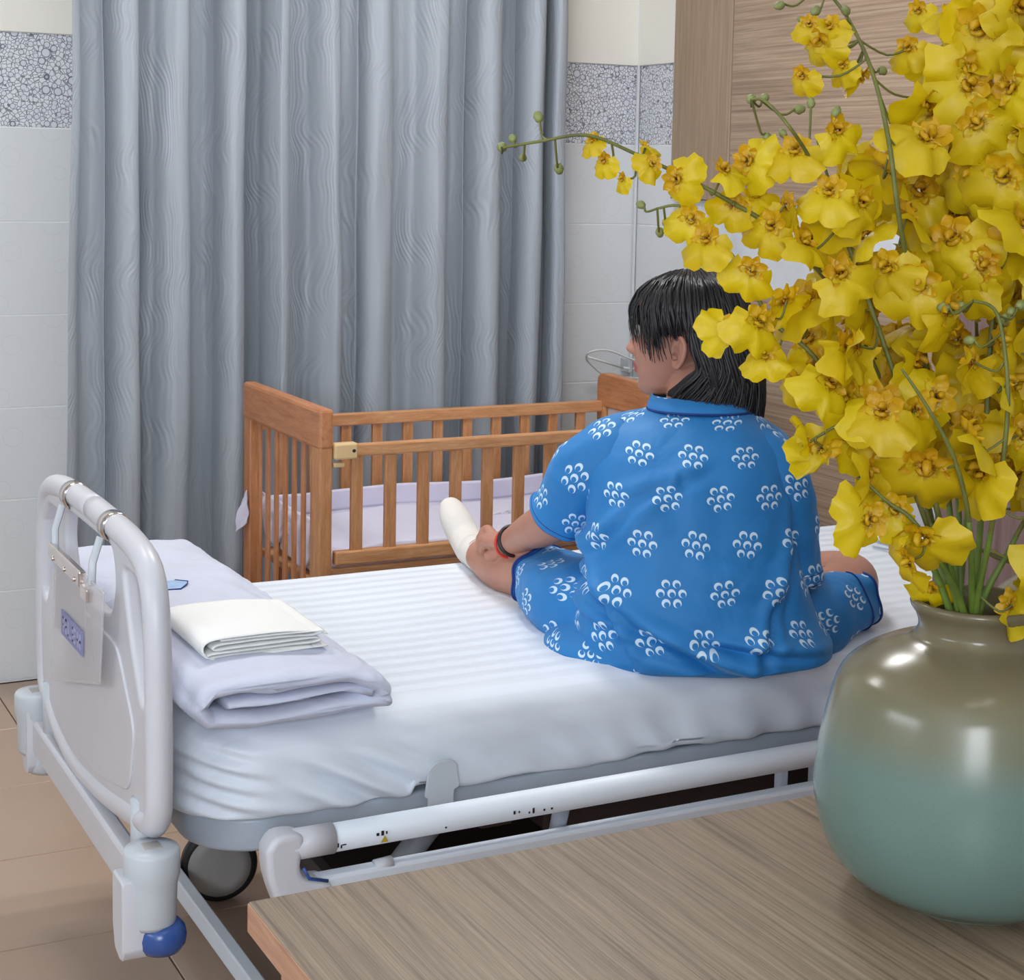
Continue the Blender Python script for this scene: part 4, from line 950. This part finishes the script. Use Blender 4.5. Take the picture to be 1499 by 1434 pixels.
# sock
sk = [(707, 814, 3.428, .0370), (703, 811, 3.440, .0350), (699, 808, 3.455, .0368), (696, 806, 3.468, .0350), (692, 804, 3.482, .0365), (680, 785, 3.512, .0345), (668, 762, 3.532, .033), (660, 743, 3.552, .026), (656.5, 734, 3.563, .016), (655.5, 731, 3.566, .004)]
P = catmull([(*at_depth(x, y, d), r) for x, y, d, r in sk], 8)
vs, fs = tube_geo([Vector(p[:3]) for p in P], [p[3]*(1+(.05 if i in (3, 8, 12) else 0)) for i, p in enumerate(P)], 32, .92, cap=True); PL('sock', mesh('sock', vs, fs), M['sock'])
# bracelets on the left wrist
def ringtube(c, T, r, tr, nm, mt):
    T = T.normalized(); n1 = T.orthogonal().normalized(); n2 = T.cross(n1); pts = [c+(n1*cos(2*pi*k/40)+n2*sin(2*pi*k/40))*r for k in range(41)]
    vs, fs = tube_geo(pts, tr, 10); PL(nm, mesh(nm, vs, fs), mt)
wd = at_depth(742, 795, 3.26)-at_depth(775, 778, 3.16)
ringtube(at_depth(751, 791.5, 3.235), wd, .0275, .0048, 'bracelet', M['brace1']); ringtube(at_depth(744, 795, 3.25), wd+Z_*.02, .0265, .0028, 'bracelet', M['brace2'])
# hair
HS = [(-.185, -.112, .05, .100), (-.165, -.118, .055, .098), (-.15, -.121, .06, .094), (-.12, -.126, .074, .089), (-.09, -.127, .084, .087), (-.06, -.123, .091, .088), (-.02, -.116, .100, .087), (.02, -.111, .105, .086), (.05, -.106, .103, .083), (.08, -.094, .090, .074), (.10, -.074, .066, .060), (.113, -.045, .034, .038), (.119, -.02, .01, .012)]
def hsurf(ang, z, off=0.):
    fb, ff, w_ = table(HS, z); f = (ff+fb)/2+((ff-fb)/2+off)*cos(ang); l = (w_+off)*sin(ang)
    return HC+hf*f+hl*l+hu*z
def zend(a):   # a in degrees from the face direction, 90 = her left side
    b = abs(a)
    return table([(0, .012), (25, .0), (45, -.012), (60, -.02), (72, .004), (84, .008), (94, .006), (99, .0), (103, -.10), (114, -.125), (135, -.150), (180, -.142)], b)[0]
def hair():
    rnd = random.Random(7); parts = []
    # base shell under the locks
    rings = []; ns = 96
    for i in range(40):
        s = i/39; rr = []
        for k in range(ns):
            a = -180+360*k/ns; ze = zend(a)+(.03 if abs(a) < 60 else .008); z = .117+(ze-.117)*s; rr.append(hsurf(R(a), z, -.006))
        rings.append(rr)
    rings2 = [[p+(p-HC).normalized()*-.006 for p in r] for r in rings[::-1]]
    parts.append(loft_geo(rings+rings2, cap0=True, cap1=True))
    for k in range(640):
        a0 = rnd.uniform(-180, 180); fr = abs(a0) < 62
        if fr and rnd.random() < .45: continue
        ze = zend(a0)+rnd.uniform(-.014, .008)*(2.0 if fr else 1); z0 = rnd.uniform(.095, .118)
        sgn = 1 if a0 > 0 else -1; drift = 0
        if abs(a0) > 112 and abs(a0) < 150: drift = 0
        if fr: drift = rnd.uniform(-8, 10)
        pts = []; rad = []; n = 12; off = rnd.uniform(-.004, .003); wv = rnd.uniform(0, 6); r0 = rnd.uniform(.0018, .0048)*(.6 if fr else 1)
        for i in range(n+1):
            s = i/n; z = z0+(ze-z0)*s; a = a0+drift*(max(0, min(1, (-.052-z)/.05))**.8)+2.5*sin(s*5+wv)
            pts.append(hsurf(R(a), z, off+.002*sin(s*7+wv)+(.004*s if not fr else 0)-(.008*max(0, s-.8)*5 if not fr else 0))); rad.append(r0*(1-.88*max(0, s-.55)/.45)*(.5+min(1, s*4)*.5))
        parts.append(tube_geo(pts, rad, 6, .6))
    # the mass below and behind the ear, hanging to the collar
    def af(z): t = max(0, min(1, (-.052-z)/.063)); return 101-41*t
    def zb_(a): return table([(55, -.112), (85, -.122), (110, -.140), (140, -.158), (165, -.172), (180, -.160)], a)[0]
    for sg in (1, -1):
        rings = []
        for i in range(24):
            s = i/23; z = .0-.12*s; a0 = af(z); rings.append([hsurf(R(sg*(a0+(182-a0)*k/40)), z+(zb_(a0+(182-a0)*k/40)+.120+.012)*s, -.008) for k in range(41)])
        parts.append(loft_geo(rings, close=False)); parts.append(loft_geo([[p+(HC-p).normalized()*.004 for p in r][::-1] for r in rings], close=False))
        for k in range(300):
            b0 = rnd.random(); pts = []; rad = []; r0 = rnd.uniform(.0016, .0044); off = rnd.uniform(-.006, .001); wv = rnd.uniform(0, 6)
            zs = rnd.uniform(-.005, .02)
            for i in range(11):
                s = i/10; z = zs+(-.115-zs)*s; a0 = af(z); aa = a0+(182-a0)*b0; z += (zb_(aa)+.115+rnd.uniform(-.002, .002))*s**2
                pts.append(hsurf(R(sg*(aa+1.5*sin(s*5+wv))), z, off+.0025*sin(s*6+wv)+.004*s)); rad.append(r0*(1-.8*max(0, s-.6)/.4)*(.35+min(1, s*5)*.65))
            parts.append(tube_geo(pts, rad, 6, .6))
    # wispy fringe in front of the temple
    for k in range(26):
        a0 = rnd.uniform(38, 72); pts = []; rad = []
        ze = rnd.uniform(-.045, .0) if a0 > 50 else rnd.uniform(-.02, .0)
        for i in range(11):
            s = i/10; z = .10+(ze-.10)*s; pts.append(hsurf(R(a0+8*s*sin(k)), z, .002+.003*sin(s*4+k))); rad.append(.0016*(1-.8*s)+.0003)
        parts.append(tube_geo(pts, rad, 5))
    vs, fs = join_geo(parts); PL('hair', mesh('hair', vs, fs), M['hair'])
    parts = []
    for k in range(26):
        a0 = rnd.uniform(176, 222); pts = []; rad = []
        for i in range(9):
            s = i/8; z = -.02+(-.115+.02)*s+rnd.uniform(-.001, .001); pts.append(hsurf(R(a0+4*sin(s*5+k)), z, .002)); rad.append(.0035*sin(pi*(.15+.8*s))+.0005)
        parts.append(tube_geo(pts, rad, 6, .6))
    vs, fs = join_geo(parts); PL('brown_hair_lock', mesh('brown_hair_lock', vs, fs), M['hairbrown'])
hair()
at_depth = _ad
# ------------------------------------------------------------------ desk and vases
D = empty('desk', (1.1, .9, 0)); tag(D, 'light wood-grain desk in the foreground carrying the flower vase', 'desk')
DX0, DX1, DY0, DY1 = .459, 1.8, -.2, 1.378
box('desk_top', (DX0, DY0, .722), (DX1, DY1, .75), [M['desk']], D, .0015)
box('edge_band', (DX0-.001, DY0+.001, .7225), (DX0+.0005, DY1-.001, .7485), M['deskside'], D, 0)
for x in (DX0+.02, DX1-.045):
    box('leg', (x, DY1-.07, 0), (x+.025, DY1-.03, .722), M['deskside'], D, .002); box('leg', (x, DY0+.03, 0), (x+.025, DY0+.07, .722), M['deskside'], D, .002)
    box('side_panel', (x+.004, DY0+.07, .05), (x+.021, DY1-.07, .722), M['deskside'], D, .001)
box('apron', (DX0+.045, DY1-.06, .66), (DX1-.045, DY1-.045, .722), M['deskside'], D, .001)
def vase(x, y, sc, label, seg=96):
    prof = [(0, 0), (.066, .0), (.074, .002), (.092, .010), (.110, .022), (.124, .041), (.133, .064), (.1365, .09), (.1335, .127), (.1255, .165), (.118, .188), (.106, .201), (.080, .2145), (.055, .2235), (.0475, .230), (.0462, .237), (.0485, .245), (.0525, .2515), (.0535, .2555), (.0515, .2585), (.047, .2575), (.042, .25), (.039, .237), (.042, .226), (.07, .212), (.11, .185), (.125, .13), (.12, .05), (.07, .014), (0, .01)]
    P = catmull(prof, 4); return tag(lathe('flower_vase', [(max(0, r)*sc*(1.03+.09*max(0, min(1, (z-.20)/.03))), z*sc*1.06) for r, z in P], (x, y, .75), M['celadon'], None, seg), label, 'vase')
vc = on_z(1411, 1302, .75)
V0 = vase(vc.x, vc.y, 1.0, 'large round celadon ceramic vase holding the yellow orchids')
v2 = on_z(1618, 1166, .75)
vase(v2.x, v2.y, 1.04, 'second celadon vase behind the flower vase, cut by the right edge')
# ------------------------------------------------------------------ yellow orchids
DV = (Vector((vc.x, vc.y, 1.0))-EYE).dot(FW)
MOUTH = Vector((vc.x, vc.y, .75+.27))
def blossom_meshes(rnd):
    # lip: broad ruffled two-lobed fan
    vs = []; fs = []; nr, na = 8, 26
    for i in range(nr+1):
        for j in range(na+1):
            r = i/nr; th = R(-118+236*j/na); a = th
            Rr = .0275*(1+.22*abs(sin(a))**1.4-.22*math.exp(-(a/.16)**2)+.05*rnd.uniform(-1, 1))*(.62+.38*cos(a*.75)**2 if abs(a) > 1.3 else 1)
            x = Rr*r*sin(a); y = -Rr*r*cos(a)*1.05-.002
            z = .0035*sin(7*a+rnd.uniform(-.3, .3))*r**3-.006*r*r+.004*sin(3*r)+.0025*cos(2*a)*r
            vs.append((x, y, z))
    for i in range(nr):
        for j in range(na): a = i*(na+1)+j; fs.append((a, a+1, a+na+2, a+na+1))
    lip = mesh('lip', vs, fs); lip.materials.append(M['lipyellow'])
    # petals, sepals and the column with its small wings
    vs = []; fs = []
    for ang, L, w_, tw in ((90, .0135, .0042, .3), (36, .0145, .0056, .5), (144, .0145, .0056, -.5), (-14, .0125, .0034, .2), (194, .0125, .0034, -.2)):
        b = len(vs); d = Vector((cos(R(ang)), sin(R(ang)), 0)); s_ = Vector((-d.y, d.x, 0)); bend = rnd.uniform(.1, .5)
        for i in range(9):
            t = i/8; ww = w_*(sin(pi*min(1, t*.93+.07))**.7)+.0004
            for j in range(5):
                q_ = (j-2)/2; vs.append(d*(L*t+.002)+s_*ww*q_+Vector((0, 0, bend*L*t*t*.7+.0018*q_*q_+tw*.003*q_*t+.0012*sin(t*9+q_*2))))
        for i in range(8):
            for j in range(4): a = b+i*5+j; fs.append((a, a+1, a+6, a+5))
    b = len(vs)
    v2, f2 = tube_geo([(0, .002, 0), (0, .0035, .004), (0, .0025, .008), (0, .0, .010)], [.0022, .0028, .0026, .001], 8)
    v3, f3 = tube_geo([(-.004, -.002, .002), (-.002, -.003, .0042), (0, -.0035, .0035), (.002, -.003, .0042), (.004, -.002, .002)], .0018, 6)
    for v_, f_ in ((v2, f2), (v3, f3)):
        b = len(vs); vs += v_; fs += [tuple(i+b for i in q_) for q_ in f_]
    pet = mesh('blossom', vs, fs); pet.materials.append(M['tepal'])
    for me in (lip, pet): me.polygons.foreach_set('use_smooth', [True]*len(me.polygons))
    return pet, lip
rb_ = random.Random(12); VAR = [blossom_meshes(rb_) for _ in range(6)]
v_, f_ = tube_geo([(0, 0, 0), (0, 0, .002), (0, 0, .006), (0, 0, .010), (0, 0, .0125)], [.0012, .0034, .0044, .003, .0006], 8)
BUD = mesh('bud', v_, f_); BUD.materials.append(M['bud']); BUD.polygons.foreach_set('use_smooth', [True]*len(BUD.polygons))
# stems: (pixel x, pixel y, offset towards the viewer in metres) from the mouth upward
ST = [
 ([(1392, 885, 0), (1350, 720, -.01), (1290, 560, .0), (1225, 430, .02), (1140, 340, .04), (1060, 290, .05), (1000, 258, .05), (930, 225, .055), (860, 198, .06), (790, 207, .06), (735, 216, .06)], 'longest orchid spray reaching far left over the curtain, buds at its tip'),
 ([(1388, 885, .02), (1330, 760, .03), (1250, 620, .04), (1190, 520, .05), (1130, 470, .05), (1090, 400, .05), (1048, 345, .05), (1000, 303, .05), (962, 305, .05)], 'orchid spray bending left in front of the woman, below the longest one'),
 ([(1400, 885, 0), (1385, 700, 0), (1350, 500, .02), (1318, 330, .09), (1300, 200, .09), (1275, 100, .05), (1240, 25, 0), (1205, -20, 0), (1190, -45, 0)], 'upright orchid spray curving to the top edge before the cabinet'),
 ([(1398, 885, .03), (1370, 740, .08), (1320, 580, .05), (1268, 430, .055), (1230, 330, .06), (1190, 240, .07), (1155, 185, .10), (1120, 148, .08), (1100, 146, .07)], 'orchid spray with a cluster of grey-green buds at its curved tip'),
 ([(1410, 885, 0), (1400, 680, -.02), (1375, 460, -.03), (1365, 250, -.03), (1376, 110, -.02), (1395, 10, -.02), (1410, -60, -.02)], 'tall straight orchid spray near the middle of the bunch'),
 ([(1420, 885, .03), (1440, 700, .05), (1450, 500, .06), (1470, 320, .06), (1480, 160, .06), (1488, 40, .06), (1492, -50, .06)], 'tall orchid spray at the right edge with the largest open blooms'),
 ([(1390, 888, .05), (1365, 790, .07), (1330, 700, .08), (1295, 640, .08), (1240, 620, .08), (1195, 640, .08)], 'low orchid spray drooping left beside the woman’s shoulder'),
 ([(1395, 888, .07), (1375, 820, .09), (1335, 760, .10), (1300, 735, .10), (1262, 700, .10)], 'lowest left orchid spray hanging above the vase rim'),
 ([(1415, 888, .06), (1420, 780, .09), (1400, 680, .11), (1360, 600, .12), (1320, 540, .12)], 'short front orchid spray in the centre of the bunch'),
 ([(1425, 888, .05), (1450, 780, .08), (1470, 660, .10), (1475, 560, .11), (1460, 460, .11), (1425, 440, .11)], 'front right orchid spray with pale green buds among its blooms'),
 ([(1430, 888, .02), (1480, 800, .03), (1530, 700, .03), (1560, 560, .03), (1580, 420, .03)], 'orchid spray leaning out past the right edge'),
 ([(1405, 888, -.02), (1420, 700, -.06), (1430, 520, -.08), (1425, 340, -.09), (1440, 180, -.09)], 'rear orchid spray hidden in the back of the bunch'),
 ([(1395, 888, -.01), (1350, 700, -.05), (1300, 520, -.07), (1250, 380, -.08), (1215, 270, -.08), (1195, 200, -.08)], 'rear left orchid spray behind the budded one'),
]
rnd = random.Random(21)
sprays = []
for pts, lab in ST:
    W3 = []
    for i, (x, y, o_) in enumerate(pts):
        W3.append(tuple(at_depth(x, y, DV-o_*1.3)))
    W3[0] = tuple(MOUTH+Vector((W3[0][0]-MOUTH.x, W3[0][1]-MOUTH.y, 0)).normalized()*min(.03, (Vector(W3[0])-MOUTH).length)+Vector((0, 0, -.02)))
    W3 = [tuple(MOUTH+Vector((rnd.uniform(-.03, .03), rnd.uniform(-.03, .03), -.2)))]+W3
    C3 = [Vector(p) for p in catmull(W3, 6)]
    root = empty('orchid_spray', C3[0]); tag(root, lab, 'flower', 'yellow orchid sprays in the celadon vase')
    n = len(C3); rad = [.0030-.0018*(i/(n-1)) for i in range(n)]
    vs, fs = tube_geo(C3, rad, 8); o = link('stem', mesh('stem', vs, fs), M['stem'], None); o.parent = root; o.location = -root.location
    vs, fs = tube_geo(C3[:14], [.0048-.0002*i for i in range(14)], 8); o = link('stalk', mesh('stalk', vs, fs), M['stemgreen'], None); o.parent = root; o.location = -root.location
    sprays.append((root, C3, pts))
def put_part(me, nm, root, mtx, parent=None):
    o = bpy.data.objects.new(nm, me); COL.objects.link(o)
    if parent is None: o.parent = root; o.matrix_basis = Matrix.Translation(-root.location)@mtx
    else: o.parent = parent
    return o
def orient(nrm, down, sc):
    z = nrm.normalized(); y = (-down+z*down.dot(z)).normalized(); x = y.cross(z)
    m_ = Matrix.Identity(4)
    for i in range(3): m_[i][0] = x[i]*sc; m_[i][1] = y[i]*sc; m_[i][2] = z[i]*sc
    return m_
peds = {}
def bloom(px, py, off, sc=1., ang=0., face=None, si=None):
    """blossom at a point of the bunch; ang = direction of the lip in degrees clockwise from straight down"""
    p = at_depth(px, py, DV-off)
    best = None
    for k, (root, C3, pts) in enumerate(sprays):
        if si is not None and k != si: continue
        for i in range(8, len(C3)):
            d = (C3[i]-p).length
            if best is None or d < best[0]: best = (d, k, i)
    d, k, i = best; root, C3, _ = sprays[k]
    out = (p-C3[i]); nrm = face if face is not None else (-FW*rnd.uniform(.15, 1.0)*(1 if rnd.random() < .86 else -1)+RT*rnd.uniform(-1.0, .9)+UP*rnd.uniform(-.45, .6)+out.normalized()*.35)
    dn = -UP*cos(R(ang))-RT*sin(R(ang))
    me = VAR[rnd.randrange(6)]
    b = put_part(me[0], 'blossom', root, Matrix.Translation(p)@orient(nrm, dn, sc)); put_part(me[1], 'lip', root, None, b)
    peds.setdefault(k, []).append((C3[i], p-nrm.normalized()*.001, nrm))
def budat(px, py, off, k, sc=1., di=None):
    root, C3, _ = sprays[k]; p = at_depth(px, py, DV-off); i = min(range(6, len(C3)), key=lambda j: (C3[j]-p).length)
    d = (p-C3[i]); d = d.normalized() if d.length > .002 else -RT
    d = (d+UP*.2).normalized()
    put_part(BUD, 'bud', root, Matrix.Translation(p)@orient(d, RT, sc)); peds.setdefault(k, []).append((C3[i], p, -d))
# open blooms picked from the photograph: x, y, lift, size, lip angle
for b in [(868, 205, .07, .72, 0), (885, 235, .07, .75, 10), (912, 262, .07, .6, 30), (945, 215, .06, .7, -20), (955, 240, .08, .75, 60), (990, 262, .08, 1.15, -80),
          (1012, 320, .07, 1.0, 20), (1035, 350, .08, 1.1, 10), (1075, 300, .06, .9, 30), (1105, 285, .05, .9, -30), (1060, 250, .08, 1.0, -60), (1095, 235, .07, 1.1, -70),
          (1100, 395, .08, 1.05, 25), (1060, 480, .08, 1.0, 70), (1110, 470, .09, 1.25, 20), (1150, 440, .08, 1.2, -10), (1120, 520, .08, .9, 0), (1165, 560, .07, 1.0, 10),
          (1175, 355, .09, 1.2, 10), (1130, 330, .07, 1.1, 40), (1150, 300, .07, 1., -20), (1165, 220, .09, 1.15, 10), (1215, 280, .1, 1.2, 20), (1260, 295, .1, 1.2, -30), (1225, 190, .09, 1.1, -40),
          (1175, 110, .05, .8, 15), (1200, 60, .04, 1.05, 15), (1185, 35, .04, .7, 0), (1215, 40, .04, .9, -10), (1235, 95, .04, .8, 20), (1330, 70, .02, .9, 0), (1260, 110, .02, .9, 30),
          (1435, 40, .09, 1.7, 20), (1420, 125, .08, 1.5, 70), (1440, 140, .07, 1.1, 20), (1490, 190, .09, 1.3, -30), (1470, 255, .10, 1.6, 30), (1420, 225, .07, 1.4, 10), (1480, 360, .11, 1.7, 10), (1440, 385, .1, 1.3, 60),
          (1345, 415, .10, 1.5, 20), (1300, 390, .09, 1.3, -20), (1385, 480, .08, 1.2, 0), (1240, 510, .09, 1.4, 10), (1215, 560, .09, 1.3, 30), (1290, 590, .10, 1.6, 0), (1340, 600, .1, 1.5, 20),
          (1205, 655, .1, 1.3, 80), (1180, 648, .1, .9, 90), (1245, 640, .09, 1.2, 60), (1270, 690, .12, 1.2, 80), (1300, 700, .1, 1.1, 20), (1272, 760, .13, 1.25, 85), (1310, 745, .12, 1.1, 40),
          (1355, 680, .13, 1.8, 10), (1420, 640, .12, 1.5, 0), (1440, 690, .12, 1.6, -10), (1350, 785, .13, 1.5, -30), (1330, 820, .14, 1.1, 60), 
          (1362, 860, .02, .9, 10), (1480, 885, .06, 1.1, -60), (1425, 530, .12, 1.2, 20), (1470, 560, .12, 1.2, 0), (1395, 25, .03, 1., 10), (1345, 15, .0, .8, 0), (1490, 10, .1, 1.3, 0)]:
    bb = list(b); bb[3] *= (.72 if b[0] < 1000 else .84); bloom(*bb)
# the rest of the bunch, kept apart from each other
poly = [(1260, 240), (1345, 150), (1395, 70), (1430, -30), (1600, -60), (1620, 850), (1470, 860), (1345, 770), (1320, 700), (1290, 650), (1235, 600), (1195, 530), (1165, 460), (1190, 400), (1190, 330), (1215, 275)]
def inside(x, y):
    c = False
    for i in range(len(poly)):
        (x1, y1), (x2, y2) = poly[i], poly[i-1]
        if (y1 > y) != (y2 > y) and x < (x2-x1)*(y-y1)/(y2-y1)+x1: c = not c
    return c
for layer, offs, mind in ((0, (.05, .12), 56), (1, (-.03, .04), 52), (2, (-.11, -.04), 58)):
    got = []
    for _ in range(1600):
        x, y = rnd.uniform(1100, 1600), rnd.uniform(-60, 860)
        if not inside(x, y) or any((x-a)**2+(y-b)**2 < mind*mind for a, b in got): continue
        if 1260 < x < 1400 and 430 < y < 560 and rnd.random() < .45: continue
        if y < 330 and x < 1460 and rnd.random() < .38: continue
        if y > 700 and x < 1520: continue
        got.append((x, y)); bloom(x, y, rnd.uniform(*offs), rnd.uniform(.95, 1.4), rnd.uniform(-80, 80))
for b in [(790, 178, .06, 0), (735, 217, .06, 0), (752, 206, .06, 0), (766, 228, .06, 0), (817, 240, .06, 0),
          (943, 302, .05, 1), (975, 322, .05, 1), (965, 334, .05, 1), (1013, 287, .05, 1),
          (1100, 147, .07, 3), (1116, 145, .07, 3), (1163, 160, .07, 3), (1187, 158, .07, 3), (1120, 195, .07, 3), (1150, 200, .07, 3), (1220, 172, .08, 3),
          (1148, 6, .02, 2), (1197, 12, .02, 2), (1183, 33, .03, 2), (1240, 22, .02, 2), (1287, 100, .02, 2),
          (1390, 450, .12, 9), (1410, 448, .12, 9), (1427, 498, .12, 9), (1478, 460, .12, 9), (1490, 450, .12, 9), (1470, 468, .12, 9)]:
    budat(b[0], b[1], b[2], b[3], rnd.uniform(.85, 1.15))
for k, L in peds.items():
    root = sprays[k][0]
    for a, p, nrm in L:
        mid = (a+p)/2-nrm.normalized()*.006+Vector((0, 0, -.3*min(.03, (a-p).length)))
        C = [Vector(q_) for q_ in catmull([tuple(a), tuple(mid), tuple(p)], 4)]
        vs, fs = tube_geo(C, .0011, 5, 1., False); o = link('pedicel', mesh('pedicel', vs, fs), M['stem'], None); o.parent = root; o.location = -root.location
